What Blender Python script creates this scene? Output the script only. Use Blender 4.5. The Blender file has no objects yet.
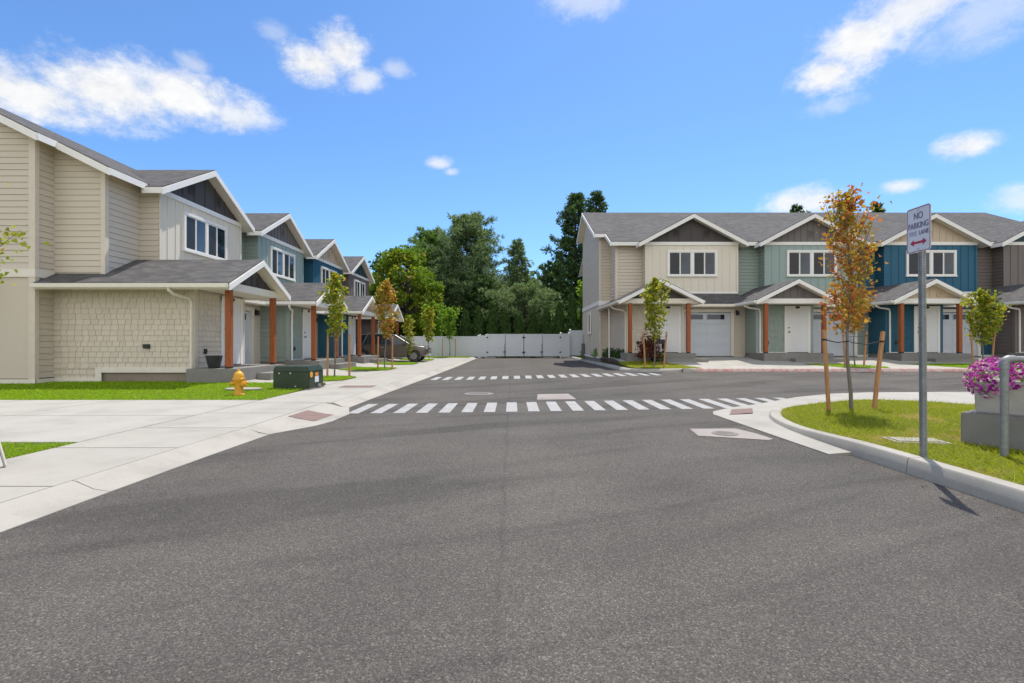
import bpy, bmesh, math, random
import numpy as np
from mathutils import Vector, Matrix
rad = math.radians
S = bpy.context.scene
COL = S.collection

# ------------------------------------------------------------------ camera, sky, sun, exposure
cam = bpy.data.cameras.new('camera'); cam.sensor_width = 36.0; cam.lens = 36*500/1024
cam.clip_start = 0.05; cam.clip_end = 3000
cam_o = bpy.data.objects.new('camera', cam); COL.objects.link(cam_o)
cam_o.location = (0, 0, 1.3); cam_o.rotation_euler = (rad(90.06), 0, 0)
S.camera = cam_o
SUN_EL, SUN_AZ = rad(64), rad(27.5)          # azimuth clockwise from +Y
SKY_STRENGTH, SUN_STRENGTH, EXPOSURE = 0.12, 3.7, 0.42

def build_world():
    w = bpy.data.worlds.new('World'); S.world = w; w.use_nodes = True
    nt = w.node_tree; nd = nt.nodes; lk = nt.links; nd.clear()
    def M(op, a, b=None, c=None):
        n = nd.new('ShaderNodeMath'); n.operation = op
        for i, v in enumerate((a, b, c)):
            if v is None: continue
            if isinstance(v, (int, float)): n.inputs[i].default_value = v
            else: lk.new(v, n.inputs[i])
        return n.outputs[0]
    sky = nd.new('ShaderNodeTexSky'); sky.sky_type = 'NISHITA'; sky.sun_disc = False
    sky.sun_elevation = SUN_EL; sky.sun_rotation = SUN_AZ
    sky.altitude = 300; sky.air_density = 1.0; sky.dust_density = 0.5; sky.ozone_density = 3.0
    tc = nd.new('ShaderNodeTexCoord'); sp = nd.new('ShaderNodeSeparateXYZ')
    lk.new(tc.outputs['Generated'], sp.inputs[0])
    az = M('ARCTAN2', sp.outputs[0], sp.outputs[1]); el = M('ARCSINE', sp.outputs[2])
    # noise used to ragged the cloud borders, in direction space
    def noise(scale, det, rough, off=0):
        mp = nd.new('ShaderNodeMapping'); lk.new(tc.outputs['Generated'], mp.inputs[0])
        mp.inputs['Scale'].default_value = (1, 1, 1.5); mp.inputs['Location'].default_value = (off, off, 0)
        n = nd.new('ShaderNodeTexNoise'); n.inputs['Scale'].default_value = scale
        n.inputs['Detail'].default_value = det; n.inputs['Roughness'].default_value = rough
        lk.new(mp.outputs[0], n.inputs['Vector']); return n.outputs['Fac']
    n1 = noise(8, 9, .66); n2 = noise(24, 9, .68, 3.1)
    nn = M('ADD', M('MULTIPLY', M('SUBTRACT', n1, .5), 1.5), M('MULTIPLY', M('SUBTRACT', n2, .5), 1.7))
    # (azimuth deg, elevation deg, half width, half height, density)
    clouds = [(-44.5, 19.6, 7.0, 2.3, 1), (-39.0, 21.4, 6.5, 2.7, 1), (-33.5, 22.4, 5.5, 2.4, 1), (-28.8, 21.6, 3.2, 1.7, .85), (-32.5, 25.2, 1.8, 1.0, .5),
              (-21.5, 27.4, 4.0, 1.9, 1), (-18.8, 28.9, 3.0, 2.3, 1), (-16.5, 26.8, 2.6, 1.3, .75), (-13.0, 28.0, 1.8, .9, .45), (-25.5, 29.3, 1.6, .8, .3),
              (-8.3, 19.5, 1.9, .7, .75), (-6.9, 18.7, 1.1, .5, .6), (8.5, 34.0, 4.5, 1.4, .5),
              (32.3, 24.4, 2.8, 2.2, 1), (34.8, 26.3, 3.8, 2.8, 1), (39.0, 27.6, 5.5, 2.3, .9), (43.5, 25.3, 5.2, 2.8, .45),
              (32.6, 21.8, 2.4, .9, .4), (42.0, 16.2, 2.2, 1.1, .95), (37.8, 13.8, 1.7, .6, .8),
              (30.5, 13.6, 3.6, 1.4, .9), (45.5, 11.5, 2.0, 1.2, .6)]
    tot = None
    for a, e, ra, re, d in clouds:
        u = M('DIVIDE', M('SUBTRACT', az, rad(a)), rad(ra)); v = M('DIVIDE', M('SUBTRACT', el, rad(e)), rad(re))
        r = M('SQRT', M('ADD', M('MULTIPLY', u, u), M('MULTIPLY', v, v)))
        s = nd.new('ShaderNodeMapRange'); s.interpolation_type = 'SMOOTHSTEP'
        lk.new(M('ADD', M('SUBTRACT', 1.0, r), nn), s.inputs['Value'])
        s.inputs['From Min'].default_value = -.30; s.inputs['From Max'].default_value = .85
        s.inputs['To Max'].default_value = d
        tot = s.outputs[0] if tot is None else M('MAXIMUM', tot, s.outputs[0])
    # unseen cloud field behind the camera, added as neutral fill light
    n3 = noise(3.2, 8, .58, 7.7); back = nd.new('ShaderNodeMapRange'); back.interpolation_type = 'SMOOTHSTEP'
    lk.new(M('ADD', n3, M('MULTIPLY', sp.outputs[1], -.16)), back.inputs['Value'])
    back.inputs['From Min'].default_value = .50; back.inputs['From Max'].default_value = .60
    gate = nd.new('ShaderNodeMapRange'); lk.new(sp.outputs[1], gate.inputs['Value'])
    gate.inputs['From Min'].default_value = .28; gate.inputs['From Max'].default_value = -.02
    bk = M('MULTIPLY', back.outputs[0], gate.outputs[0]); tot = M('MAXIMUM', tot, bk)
    shade = M('ADD', M('ADD', 0.66, M('ADD', M('MULTIPLY', n1, 0.25), M('MULTIPLY', n2, .35))), M('MULTIPLY', bk, .50))  # rear fill clouds get extra brightness to lift the shaded walls
    cc = nd.new('ShaderNodeCombineColor')
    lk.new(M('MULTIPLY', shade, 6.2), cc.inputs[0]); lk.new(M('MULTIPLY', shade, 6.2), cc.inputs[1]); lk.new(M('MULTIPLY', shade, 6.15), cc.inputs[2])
    mix = nd.new('ShaderNodeMix'); mix.data_type = 'RGBA'
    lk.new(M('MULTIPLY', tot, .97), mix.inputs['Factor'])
    tint = nd.new('ShaderNodeMix'); tint.data_type = 'RGBA'; tint.blend_type = 'MULTIPLY'; tint.inputs['Factor'].default_value = 1
    lk.new(sky.outputs[0], tint.inputs['A']); tint.inputs['B'].default_value = (.70, .955, 1.2, 1); lk.new(tint.outputs['Result'], mix.inputs['A']); lk.new(cc.outputs[0], mix.inputs['B'])
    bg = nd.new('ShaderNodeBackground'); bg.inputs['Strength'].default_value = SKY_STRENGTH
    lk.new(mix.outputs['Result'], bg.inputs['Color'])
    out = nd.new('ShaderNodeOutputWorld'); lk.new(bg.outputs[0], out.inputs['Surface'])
build_world()
sun = bpy.data.lights.new('sun', 'SUN'); sun.energy = SUN_STRENGTH; sun.angle = rad(.5); sun.color = (1, .95, .88)
sun_o = bpy.data.objects.new('sun', sun); COL.objects.link(sun_o)
sd = Vector((math.cos(SUN_EL)*math.sin(SUN_AZ), math.cos(SUN_EL)*math.cos(SUN_AZ), math.sin(SUN_EL)))
sun_o.rotation_euler = sd.to_track_quat('Z', 'Y').to_euler(); sun_o.location = sd*60
S.view_settings.view_transform = 'Standard'; S.view_settings.look = 'None'
S.view_settings.exposure = EXPOSURE; S.view_settings.gamma = 1; S.view_settings.use_curve_mapping = False
S.render.engine = 'CYCLES'; S.cycles.max_bounces = 6; S.cycles.transparent_max_bounces = 6

# ------------------------------------------------------------------ materials
class NT:
    def __init__(s, name):
        s.m = bpy.data.materials.new(name); s.m.use_nodes = True
        s.nt = s.m.node_tree; s.nd = s.nt.nodes; s.lk = s.nt.links; s.nd.clear()
        s.out = s.nd.new('ShaderNodeOutputMaterial'); s.tc = s.nd.new('ShaderNodeTexCoord')
    def put(s, sock, v):
        if isinstance(v, bpy.types.NodeSocket): s.lk.new(v, sock)
        else: sock.default_value = (*v, 1) if isinstance(v, tuple) and len(v) == 3 and sock.type == 'RGBA' else v
    def math(s, op, a, b=0.0):
        n = s.nd.new('ShaderNodeMath'); n.operation = op; s.put(n.inputs[0], a); s.put(n.inputs[1], b); return n.outputs[0]
    def coord(s, scale=(1, 1, 1), rot=(0, 0, 0), src='Object'):
        mp = s.nd.new('ShaderNodeMapping'); s.lk.new(s.tc.outputs[src], mp.inputs[0])
        mp.inputs['Scale'].default_value = scale; mp.inputs['Rotation'].default_value = rot; return mp.outputs[0]
    def noise(s, scale, det=3, rough=.5, vec=None, dist=0):
        n = s.nd.new('ShaderNodeTexNoise'); n.inputs['Scale'].default_value = scale; n.inputs['Detail'].default_value = det
        n.inputs['Roughness'].default_value = rough; n.inputs['Distortion'].default_value = dist
        s.lk.new(vec if vec is not None else s.coord(), n.inputs['Vector']); return n.outputs['Fac']
    def voro(s, scale, vec=None, out='Distance'):
        n = s.nd.new('ShaderNodeTexVoronoi'); n.inputs['Scale'].default_value = scale
        s.lk.new(vec if vec is not None else s.coord(), n.inputs['Vector']); return n.outputs[out]
    def ramp(s, fac, stops):
        n = s.nd.new('ShaderNodeValToRGB'); e = n.color_ramp.elements
        while len(e) < len(stops): e.new(.5)
        for x, (p, c) in zip(e, stops): x.position = p; x.color = (*c, 1)
        s.lk.new(fac, n.inputs[0]); return n.outputs[0]
    def mix(s, f, a, b, mode='MIX'):
        n = s.nd.new('ShaderNodeMix'); n.data_type = 'RGBA'; n.blend_type = mode
        s.put(n.inputs['Factor'], f); s.put(n.inputs['A'], a); s.put(n.inputs['B'], b); return n.outputs['Result']
    def bump(s, h, strength=.5, dist=.01, normal=None):
        n = s.nd.new('ShaderNodeBump'); n.inputs['Strength'].default_value = strength; n.inputs['Distance'].default_value = dist
        s.lk.new(h, n.inputs['Height'])
        if normal is not None: s.lk.new(normal, n.inputs['Normal'])
        return n.outputs[0]
    def island(s): return s.nd.new('ShaderNodeNewGeometry').outputs['Random Per Island']
    def bsdf(s, col, rough=.6, metal=0., normal=None, spec=.5, coat=0.):
        b = s.nd.new('ShaderNodeBsdfPrincipled'); s.put(b.inputs['Base Color'], col); s.put(b.inputs['Roughness'], rough)
        s.put(b.inputs['Metallic'], metal); s.put(b.inputs['Specular IOR Level'], spec); b.inputs['Coat Weight'].default_value = coat
        if normal is not None: s.lk.new(normal, b.inputs['Normal'])
        s.lk.new(b.outputs[0], s.out.inputs[0]); return b

def sc(c, k): return tuple(min(1, x*k) for x in c)
def mat_plain(name, c, rough=.6, metal=0., var=.12, scale=6, spec=.4, coat=0., grain=0):
    n = NT(name); f = n.noise(scale, 5, .6)
    nb = n.bump(n.noise(grain, 3, .6), .3, .01) if grain else None
    n.bsdf(n.ramp(f, [(.25, sc(c, 1-var)), (.75, sc(c, 1+var))]), rough, metal, nb, spec, coat); return n.m
def mat_paint(name, c):            # painted siding: faint chalking, light weather streaks and wood-grain emboss
    n = NT(name)
    st = n.noise(3, 4, .6, n.coord((2.2, 2.2, .35))); gr = n.noise(5, 5, .7, n.coord((1.5, 1.5, 26)))
    col = n.mix(n.math('MULTIPLY', st, .20), c, sc(c, .75)); isl = n.island()
    col = n.mix(n.math('MULTIPLY', isl, .16), col, sc(c, 1.22))
    n.bsdf(col, .62, 0, n.bump(gr, .18, .004), .35); return n.m
def mat_shake(name, c):
    n = NT(name); isl = n.island(); gr = n.noise(5, 4, .7, n.coord((22, 22, 1.2)))
    col = n.ramp(isl, [(0, sc(c, .95)), (1, sc(c, 1.05))])
    n.bsdf(col, .7, 0, n.bump(gr, .12, .003), .3); return n.m
def mat_roof(name, swap):
    n = NT(name); v = n.coord((1, 1, 1), (0, 0, rad(90)) if swap else (0, 0, 0))
    b = n.nd.new('ShaderNodeTexBrick'); n.lk.new(v, b.inputs['Vector'])
    b.inputs['Color1'].default_value = (.0, .0, .0, 1); b.inputs['Color2'].default_value = (1, 1, 1, 1); b.inputs['Mortar'].default_value = (.3, .3, .3, 1)
    b.inputs['Scale'].default_value = 1; b.inputs['Brick Width'].default_value = .29; b.inputs['Row Height'].default_value = .13
    b.inputs['Mortar Size'].default_value = .006; b.inputs['Mortar Smooth'].default_value = .3; b.inputs['Bias'].default_value = 0
    b.offset_frequency = 2; b.offset = .37
    col = n.ramp(b.outputs['Color'], [(0, (.082, .079, .078)), (.5, (.104, .100, .098)), (1, (.130, .124, .120))])
    g = n.noise(160, 2, .7); col = n.mix(.75, col, n.ramp(g, [(.3, (.55, .55, .55)), (.7, (1.45, 1.42, 1.38))]), 'MULTIPLY')
    wv = n.noise(.5, 3, .6); col = n.mix(.6, col, n.ramp(wv, [(.3, (.85, .85, .85)), (.7, (1.15, 1.15, 1.15))]), 'MULTIPLY')
    h = n.math('SUBTRACT', n.math('ADD', b.outputs['Color'], n.math('MULTIPLY', g, .5)), b.outputs['Fac'])
    n.bsdf(col, .9, 0, n.bump(h, .8, .012), .2); return n.m
def mat_wood(name, c, axis=2):
    n = NT(name); s = [14, 14, 14]; s[axis] = .9
    g = n.noise(3, 6, .65, n.coord(tuple(s)), 1.2)
    n.bsdf(n.ramp(g, [(.3, sc(c, .62)), (.55, c), (.8, sc(c, 1.3))]), .6, 0, n.bump(g, .25, .005), .3); return n.m
def mat_asphalt():
    n = NT('asphalt_paving'); fine = n.noise(120, 4, .75); vo = n.voro(125, out='Color')
    sp = n.nd.new('ShaderNodeSeparateColor'); n.lk.new(vo, sp.inputs[0]); stone = sp.outputs[0]
    wide = n.noise(.32, 4, .6); mid = n.noise(2.2, 4, .6)
    # broad sweeps left by the paver and by turning tyres
    mp = n.nd.new('ShaderNodeMapping'); mp.inputs['Scale'].default_value = (.16, 1.0, 1); n.lk.new(n.coord((1, 1, 1), (0, 0, rad(-22))), mp.inputs[0])
    sw = n.noise(1.25, 3, .5, mp.outputs[0], .9)
    base = n.ramp(fine, [(.25, (.042, .037, .032)), (.5, (.112, .101, .088)), (.77, (.205, .186, .165))])
    base = n.mix(.75, base, n.ramp(stone, [(0, (.5, .5, .5)), (.6, (.98, .98, .98)), (.9, (1.35, 1.33, 1.3)), (1, (2.2, 2.12, 2.0))]), 'MULTIPLY')
    base = n.mix(1, base, n.ramp(sw, [(.36, (.78, .78, .78)), (.46, (.98, .98, .98)), (.60, (1.10, 1.10, 1.09))]), 'MULTIPLY')
    base = n.mix(1, base, n.ramp(wide, [(.3, (.88, .88, .9)), (.7, (1.1, 1.1, 1.08))]), 'MULTIPLY')
    base = n.mix(.6, base, n.ramp(mid, [(.3, (.9, .9, .9)), (.7, (1.1, 1.1, 1.1))]), 'MULTIPLY')
    sx = n.nd.new('ShaderNodeSeparateXYZ'); n.lk.new(n.tc.outputs['Object'], sx.inputs[0])
    wob = n.math('MULTIPLY', n.math('SUBTRACT', n.noise(1.4, 3, .6), .5), .10)
    sd_ = n.math('ABSOLUTE', n.math('ADD', n.math('ADD', sx.outputs[0], .07), wob))
    base = n.mix(n.math('MULTIPLY', n.ramp(sd_, [(.0, (.55, .55, .55)), (.03, (0, 0, 0))]), n.noise(3, 4, .7)), base, (.045, .04, .036))
    lane = n.math('SINE', n.math('ADD', n.math('MULTIPLY', sx.outputs[0], 3.1), n.math('MULTIPLY', wide, 2.0)))
    base = n.mix(.5, base, n.ramp(n.math('ADD', n.math('MULTIPLY', lane, .5), .5), [(0, (.93, .93, .93)), (1, (1.08, 1.08, 1.08))]), 'MULTIPLY')
    drip = n.noise(1.7, 5, .8); base = n.mix(.7, base, n.ramp(drip, [(.66, (1, 1, 1)), (.74, (.72, .71, .70))]), 'MULTIPLY')
    hh = n.math('ADD', n.math('MULTIPLY', fine, .7), stone)
    n.bsdf(base, .88, 0, n.bump(hh, .75, .012), .25); return n.m
def mat_concrete(name, c=(.385, .362, .318), stain=.2):
    n = NT(name); f = n.noise(1.1, 6, .62); g = n.noise(70, 3, .7); br = n.noise(6, 3, .6, n.coord((1, 14, 1)))
    col = n.ramp(f, [(.28, sc(c, 1-stain)), (.5, c), (.75, sc(c, 1.09))])
    col = n.mix(.5, col, n.ramp(g, [(.3, (.88, .88, .88)), (.7, (1.1, 1.1, 1.1))]), 'MULTIPLY')
    col = n.mix(.5, col, n.ramp(br, [(.3, (.93, .93, .93)), (.7, (1.05, 1.05, 1.05))]), 'MULTIPLY')
    sp = n.noise(3.2, 6, .75); col = n.mix(.5, col, n.ramp(sp, [(.60, (1, 1, 1)), (.78, (.72, .70, .66))]), 'MULTIPLY')
    n.bsdf(col, .85, 0, n.bump(n.math('ADD', g, br), .25, .004), .25); return n.m
def mat_marking():
    n = NT('road_paint'); f = n.noise(60, 4, .7); w = n.noise(4, 4, .7)
    col = n.ramp(f, [(.36, (.20, .19, .18)), (.48, (.37, .36, .34)), (.8, (.48, .47, .45))])
    col = n.mix(.8, col, n.ramp(w, [(.25, (.72, .72, .71)), (.6, (1.03, 1.03, 1.03))]), 'MULTIPLY')
    n.bsdf(col, .75, 0, n.bump(f, .3, .003), .3); return n.m
def mat_leaf(name, stops, trans=.35, patch=None, rough=.5):
    n = NT(name); col = n.ramp(n.island(), stops)
    if patch: col = n.mix(n.ramp(n.noise(patch[0], 2, .5), [(.42, (0, 0, 0)), (.6, (1, 1, 1))]), col, patch[1])
    b = n.nd.new('ShaderNodeBsdfPrincipled'); n.put(b.inputs['Base Color'], col); b.inputs['Roughness'].default_value = rough
    b.inputs['Specular IOR Level'].default_value = .3
    t = n.nd.new('ShaderNodeBsdfTranslucent'); n.put(t.inputs['Color'], n.mix(1, col, (1.25, 1.3, .7), 'MULTIPLY'))
    mx = n.nd.new('ShaderNodeMixShader'); mx.inputs[0].default_value = trans
    n.lk.new(b.outputs[0], mx.inputs[1]); n.lk.new(t.outputs[0], mx.inputs[2]); n.lk.new(mx.outputs[0], n.out.inputs[0]); return n.m
def mat_grass(name, c1, c2, dry, dry_lo, dry_hi, scale=.9):
    n = NT(name); col = n.ramp(n.noise(7, 4, .7), [(.3, c1), (.7, c2)])
    col = n.mix(n.ramp(n.noise(scale, 4, .65), [(dry_lo, (0, 0, 0)), (dry_hi, (1, 1, 1))]), col, dry)
    col = n.mix(.5, col, n.ramp(n.island(), [(0, (.65, .7, .6)), (1, (1.4, 1.35, 1.3))]), 'MULTIPLY')
    b = n.bsdf(col, .6, 0, n.bump(n.noise(60, 3, .7), .8, .03), .25)
    t = n.nd.new('ShaderNodeBsdfTranslucent'); n.put(t.inputs['Color'], n.mix(1, col, (1.1, 1.15, .6), 'MULTIPLY'))
    mx = n.nd.new('ShaderNodeMixShader'); mx.inputs[0].default_value = .35
    n.lk.new(b.outputs[0], mx.inputs[1]); n.lk.new(t.outputs[0], mx.inputs[2]); n.lk.new(mx.outputs[0], n.out.inputs[0]); return n.m
def mat_glass():
    n = NT('window_glass'); f = n.noise(.8, 2, .5)  # bluish patches in the base colour stand in for sky reflections
    n.bsdf(n.ramp(f, [(.35, (.016, .024, .032)), (.7, (.05, .072, .095))]), .03, 0, n.bump(n.noise(1.3, 2, .5), .02, .02), .6); return n.m
MAT = {}
def P(name, *a, **k):
    if name not in MAT: MAT[name] = mat_plain(name, *a, **k)
    return MAT[name]
asphalt = mat_asphalt(); concrete = mat_concrete('pale_concrete'); conc_walk = mat_concrete('walk_concrete', (.372, .348, .302), .16)
conc_kerb = mat_concrete('kerb_concrete', (.378, .350, .300), .25); conc_dark = mat_concrete('grey_concrete', (.235, .222, .20), .2)
conc_found = mat_concrete('foundation_concrete', (.27, .22, .175), .3); marking = mat_marking(); glass = mat_glass()
screen = P('insect_screen', (.035, .037, .038), .35, var=.1, spec=.35); roof_main = mat_roof('roof_shingle', False); roof_side = mat_roof('roof_shingle_side', True)
white = P('white_trim', (.82, .79, .735), .5, var=.04, scale=3); cream = P('cream_trim', (.74, .68, .57), .55, var=.05)
doorw = P('white_door_paint', (.76, .75, .73), .45, var=.03); garw = P('garage_door_paint', (.56, .59, .63), .45, var=.03)
black = P('black_hardware', (.02, .02, .02), .4); steel = P('satin_steel', (.5, .5, .5), .35, .9)
galv = P('galvanised_steel', (.27, .275, .275), .55, .5, .25, 20); cedar = mat_wood('cedar_post', (.34, .10, .032)); stakew = mat_wood('stake_wood', (.46, .23, .10))
bark = mat_wood('grey_bark', (.19, .16, .13)); bark_d = mat_wood('dark_bark', (.075, .055, .042))
vinyl = P('white_vinyl', (.60, .63, .67), .45, var=.03, scale=2); dirt = P('soil', (.09, .07, .05), .9, var=.3, scale=4)
tactile = P('red_brown_tactile', (.20, .128, .105), .8, var=.2, scale=12)

# ------------------------------------------------------------------ mesh helpers
class MB:
    def __init__(s): s.v = []; s.f = []
    def add(s, vs, fs):
        o = len(s.v); s.v.extend([tuple(p) for p in vs]); s.f.extend([tuple(i+o for i in f) for f in fs]); return s
    def quad(s, *p): return s.add(p, [tuple(range(len(p)))])
    def box(s, x0, x1, y0, y1, z0, z1, M=None):
        vs = [(x, y, z) for z in (z0, z1) for y in (y0, y1) for x in (x0, x1)]
        if M is not None: vs = [M @ Vector(p) for p in vs]
        return s.add(vs, [(0, 2, 3, 1), (4, 5, 7, 6), (0, 1, 5, 4), (2, 6, 7, 3), (0, 4, 6, 2), (1, 3, 7, 5)])
    def prism(s, top, bot):
        n = len(top); s.add(list(top)+list(bot), [tuple(range(n)), tuple(range(2*n-1, n-1, -1))]+[(i, i+n, (i+1) % n+n, (i+1) % n) for i in range(n)]); return s
    def slab(s, top, t0, t1):
        return s.prism([(x, y, z-t0) for x, y, z in top], [(x, y, z-t1) for x, y, z in top])
    def tube(s, pts, r, n=8, cap=True):
        pts = [Vector(p) for p in pts]; rs = r if isinstance(r, (list, tuple)) else [r]*len(pts); rings = []; up = None
        for i, p in enumerate(pts):
            d = (pts[min(i+1, len(pts)-1)]-pts[max(i-1, 0)]).normalized()
            if up is None: up = Vector((0, 0, 1)) if abs(d.z) < .9 else Vector((1, 0, 0))
            a = (up - d*up.dot(d)).normalized(); b = d.cross(a); up = a
            rings.append([p+(a*math.cos(t)+b*math.sin(t))*rs[i] for t in [2*math.pi*k/n for k in range(n)]])
        vs = [q for ring in rings for q in ring]; fs = []
        for i in range(len(pts)-1):
            for k in range(n): fs.append((i*n+k, i*n+(k+1) % n, (i+1)*n+(k+1) % n, (i+1)*n+k))
        if cap: fs += [tuple(range(n-1, -1, -1)), tuple(range((len(pts)-1)*n, len(pts)*n))]
        return s.add(vs, fs)
    def lathe(s, prof, n=24, c=(0, 0, 0)):
        vs = [(c[0]+r*math.cos(2*math.pi*k/n), c[1]+r*math.sin(2*math.pi*k/n), c[2]+z) for r, z in prof for k in range(n)]; m = len(prof)
        fs = [(i*n+k, i*n+(k+1) % n, (i+1)*n+(k+1) % n, (i+1)*n+k) for i in range(m-1) for k in range(n)]
        return s.add(vs, fs+[tuple(range(n-1, -1, -1)), tuple(range((m-1)*n, m*n))])
    def build(s, name, mat, parent=None, smooth=False, bevel=0, **tags):
        me = bpy.data.meshes.new(name); me.from_pydata(s.v, [], s.f); me.update()
        if bevel or smooth:
            bm = bmesh.new(); bm.from_mesh(me)
            bmesh.ops.recalc_face_normals(bm, faces=bm.faces)
            if bevel:
                es = [e for e in bm.edges if len(e.link_faces) == 2 and e.calc_face_angle(0) > .5]
                bmesh.ops.bevel(bm, geom=es, offset=bevel, segments=2, affect='EDGES', clamp_overlap=True)
            bm.to_mesh(me); bm.free()
        if smooth:
            me.polygons.foreach_set('use_smooth', [True]*len(me.polygons))
            try: me.set_sharp_from_angle(angle=rad(40))
            except Exception: pass
        return link(name, me, mat, parent, **tags)
def link(name, me, mat, parent=None, **tags):
    o = bpy.data.objects.new(name, me); COL.objects.link(o)
    if mat is not None: me.materials.append(mat)
    if parent is not None: o.parent = parent
    for k, v in tags.items(): o[k] = v
    return o
def thing(name, label, cat, loc=(0, 0, 0), rz=0, group=None):
    o = bpy.data.objects.new(name, None); COL.objects.link(o); o.empty_display_size = .1
    o.location = loc; o.rotation_euler = (0, 0, rz); o['label'] = label; o['category'] = cat
    if group: o['group'] = group
    return o
def copy_tree(o, parent=None):
    c = o.copy(); COL.objects.link(c)
    if parent is not None: c.parent = parent; c.matrix_parent_inverse = o.matrix_parent_inverse.copy()
    for ch in list(o.children): copy_tree(ch, c)
    return c
def clip(poly, f):                   # keep the side f >= 0 of a convex polygon in 2-D
    out = []
    for i, p in enumerate(poly):
        q = poly[(i+1) % len(poly)]; a, b = f(p), f(q)
        if a >= 0: out.append(p)
        if (a >= 0) != (b >= 0): t = a/(a-b); out.append((p[0]+(q[0]-p[0])*t, p[1]+(q[1]-p[1])*t))
    return out
GROOVE = [.007]
def lap(mb, poly, place, step=.17):  # overlapping lap boards over a convex wall outline
    z0 = min(p[1] for p in poly); z1 = max(p[1] for p in poly); z = z0
    while z < z1-1e-4:
        a, b = z, min(z+step, z1); q = clip(clip(poly, lambda p: p[1]-a+1e-9), lambda p: b-p[1]+1e-9)
        if len(q) >= 3:
            off = lambda t: .022-.016*(t-a)/step
            g = a+GROOVE[0]; up = clip(q, lambda p: p[1]-g)
            if len(up) < 3: z += step; continue
            mb.quad(*[place(x, t, off(t)) for x, t in up])
            lo = [p for p in q if abs(p[1]-a) < 1e-5]
            if len(lo) >= 2:                          # drip edge, with the narrow shaded recess under it
                x0, x1 = min(p[0] for p in lo), max(p[0] for p in lo)
                mb.add([place(x0, g, .022), place(x1, g, .022), place(x1, g, -.012), place(x0, g, -.012), place(x1, a, -.012), place(x0, a, -.012), place(x1, a, .007), place(x0, a, .007)], [(0, 1, 2, 3), (3, 2, 4, 5), (5, 4, 6, 7)])
        z += step
def shakes(mb, x0, x1, z0, z1, place, rng, step=.155, w=.2):
    z = z0; mb.quad(place(x0, z0, 0), place(x1, z0, 0), place(x1, z1, 0), place(x0, z1, 0))
    while z < z1-1e-4:
        b = min(z+step, z1); x = x0
        while x < x1-1e-4:
            e = min(x+w*rng.uniform(.75, 1.25), x1)
            if x1-e < .05: e = x1
            lo = max(z-rng.uniform(-.003, .003), z0); g = .005; o0 = .030+rng.uniform(-.002, .002)
            p = [place(x+g, lo, o0), place(e-g, lo, o0), place(e-g, b, .008), place(x+g, b, .008)]
            r = [place(x+g, lo, .002), place(e-g, lo, .002), place(e-g, b, .002), place(x+g, b, .002)]
            mb.add(p+r, [(0, 1, 2, 3), (0, 4, 5, 1), (1, 5, 6, 2), (0, 3, 7, 4)]); x = e
        z += step
def ss(a, b, t): t = max(0., min(1., (t-a)/(b-a))); return t*t*(3-2*t)
def zg(x, y): return .16*ss(-3, 7, x)*ss(4, 17, y)*(1-ss(20, 34, y)*(1-ss(4, 8, x)))
def yard(x, y): return zg(x, y)+.13+.30*ss(19.0, 24.3, y)
def drape(name, poly, hf, mat, skirt=.0, cell=.6, parent=None, **tags):
    """A ground sheet cut to an outline, following the terrain hf(x, y), with a vertical skirt."""
    bm = bmesh.new(); bm.faces.new([bm.verts.new((x, y, 0)) for x, y in poly])
    xs = [p[0] for p in poly]; ys = [p[1] for p in poly]
    for ax, lo, hi in ((0, min(xs), max(xs)), (1, min(ys), max(ys))):
        n = min(60, int((hi-lo)/cell))
        for k in range(1, n):
            co = [0, 0, 0]; no = [0, 0, 0]; co[ax] = lo+(hi-lo)*k/n; no[ax] = 1
            bmesh.ops.bisect_plane(bm, geom=bm.verts[:]+bm.edges[:]+bm.faces[:], plane_co=co, plane_no=no)
    bmesh.ops.recalc_face_normals(bm, faces=bm.faces)
    if bm.faces and sum(f.normal.z for f in bm.faces) < 0: bmesh.ops.reverse_faces(bm, faces=bm.faces)
    for v in bm.verts: v.co.z = hf(v.co.x, v.co.y)
    if skirt:
        es = [e for e in bm.edges if len(e.link_faces) == 1]
        r = bmesh.ops.extrude_edge_only(bm, edges=es)
        for v in r['geom']:
            if isinstance(v, bmesh.types.BMVert): v.co.z -= skirt
    me = bpy.data.meshes.new(name); bm.to_mesh(me); bm.free()
    return link(name, me, mat, parent, **tags)
def sweep(mb, path, prof, hf):       # prof: (offset to the right of travel, height)
    rows = []
    for i, (x, y) in enumerate(path):
        a = path[max(i-1, 0)]; b = path[min(i+1, len(path)-1)]; dx, dy = b[0]-a[0], b[1]-a[1]; L = math.hypot(dx, dy); nx, ny = dy/L, -dx/L
        pr = prof(i) if callable(prof) else prof
        rows.append([(x+nx*o, y+ny*o, hf(x, y)+h) for o, h in pr])
    m = len(rows[0]); vs = [p for r in rows for p in r]
    fs = [(i*m+k, i*m+k+1, (i+1)*m+k+1, (i+1)*m+k) for i in range(len(path)-1) for k in range(m-1)]
    mb.add(vs, fs+[tuple(range(m)), tuple(range((len(path)-1)*m, len(path)*m))]); return mb
def smooth_path(pts, n=6):
    P_ = [Vector((*p, 0)) for p in pts]; out = []
    for i in range(len(P_)-1):
        p0, p1, p2, p3 = P_[max(i-1, 0)], P_[i], P_[i+1], P_[min(i+2, len(P_)-1)]
        for k in range(n):
            t = k/n; q = .5*((2*p1)+(p2-p0)*t+(2*p0-5*p1+4*p2-p3)*t*t+(3*p1-p0-3*p2+p3)*t**3); out.append((q.x, q.y))
    return out+[pts[-1]]

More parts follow.
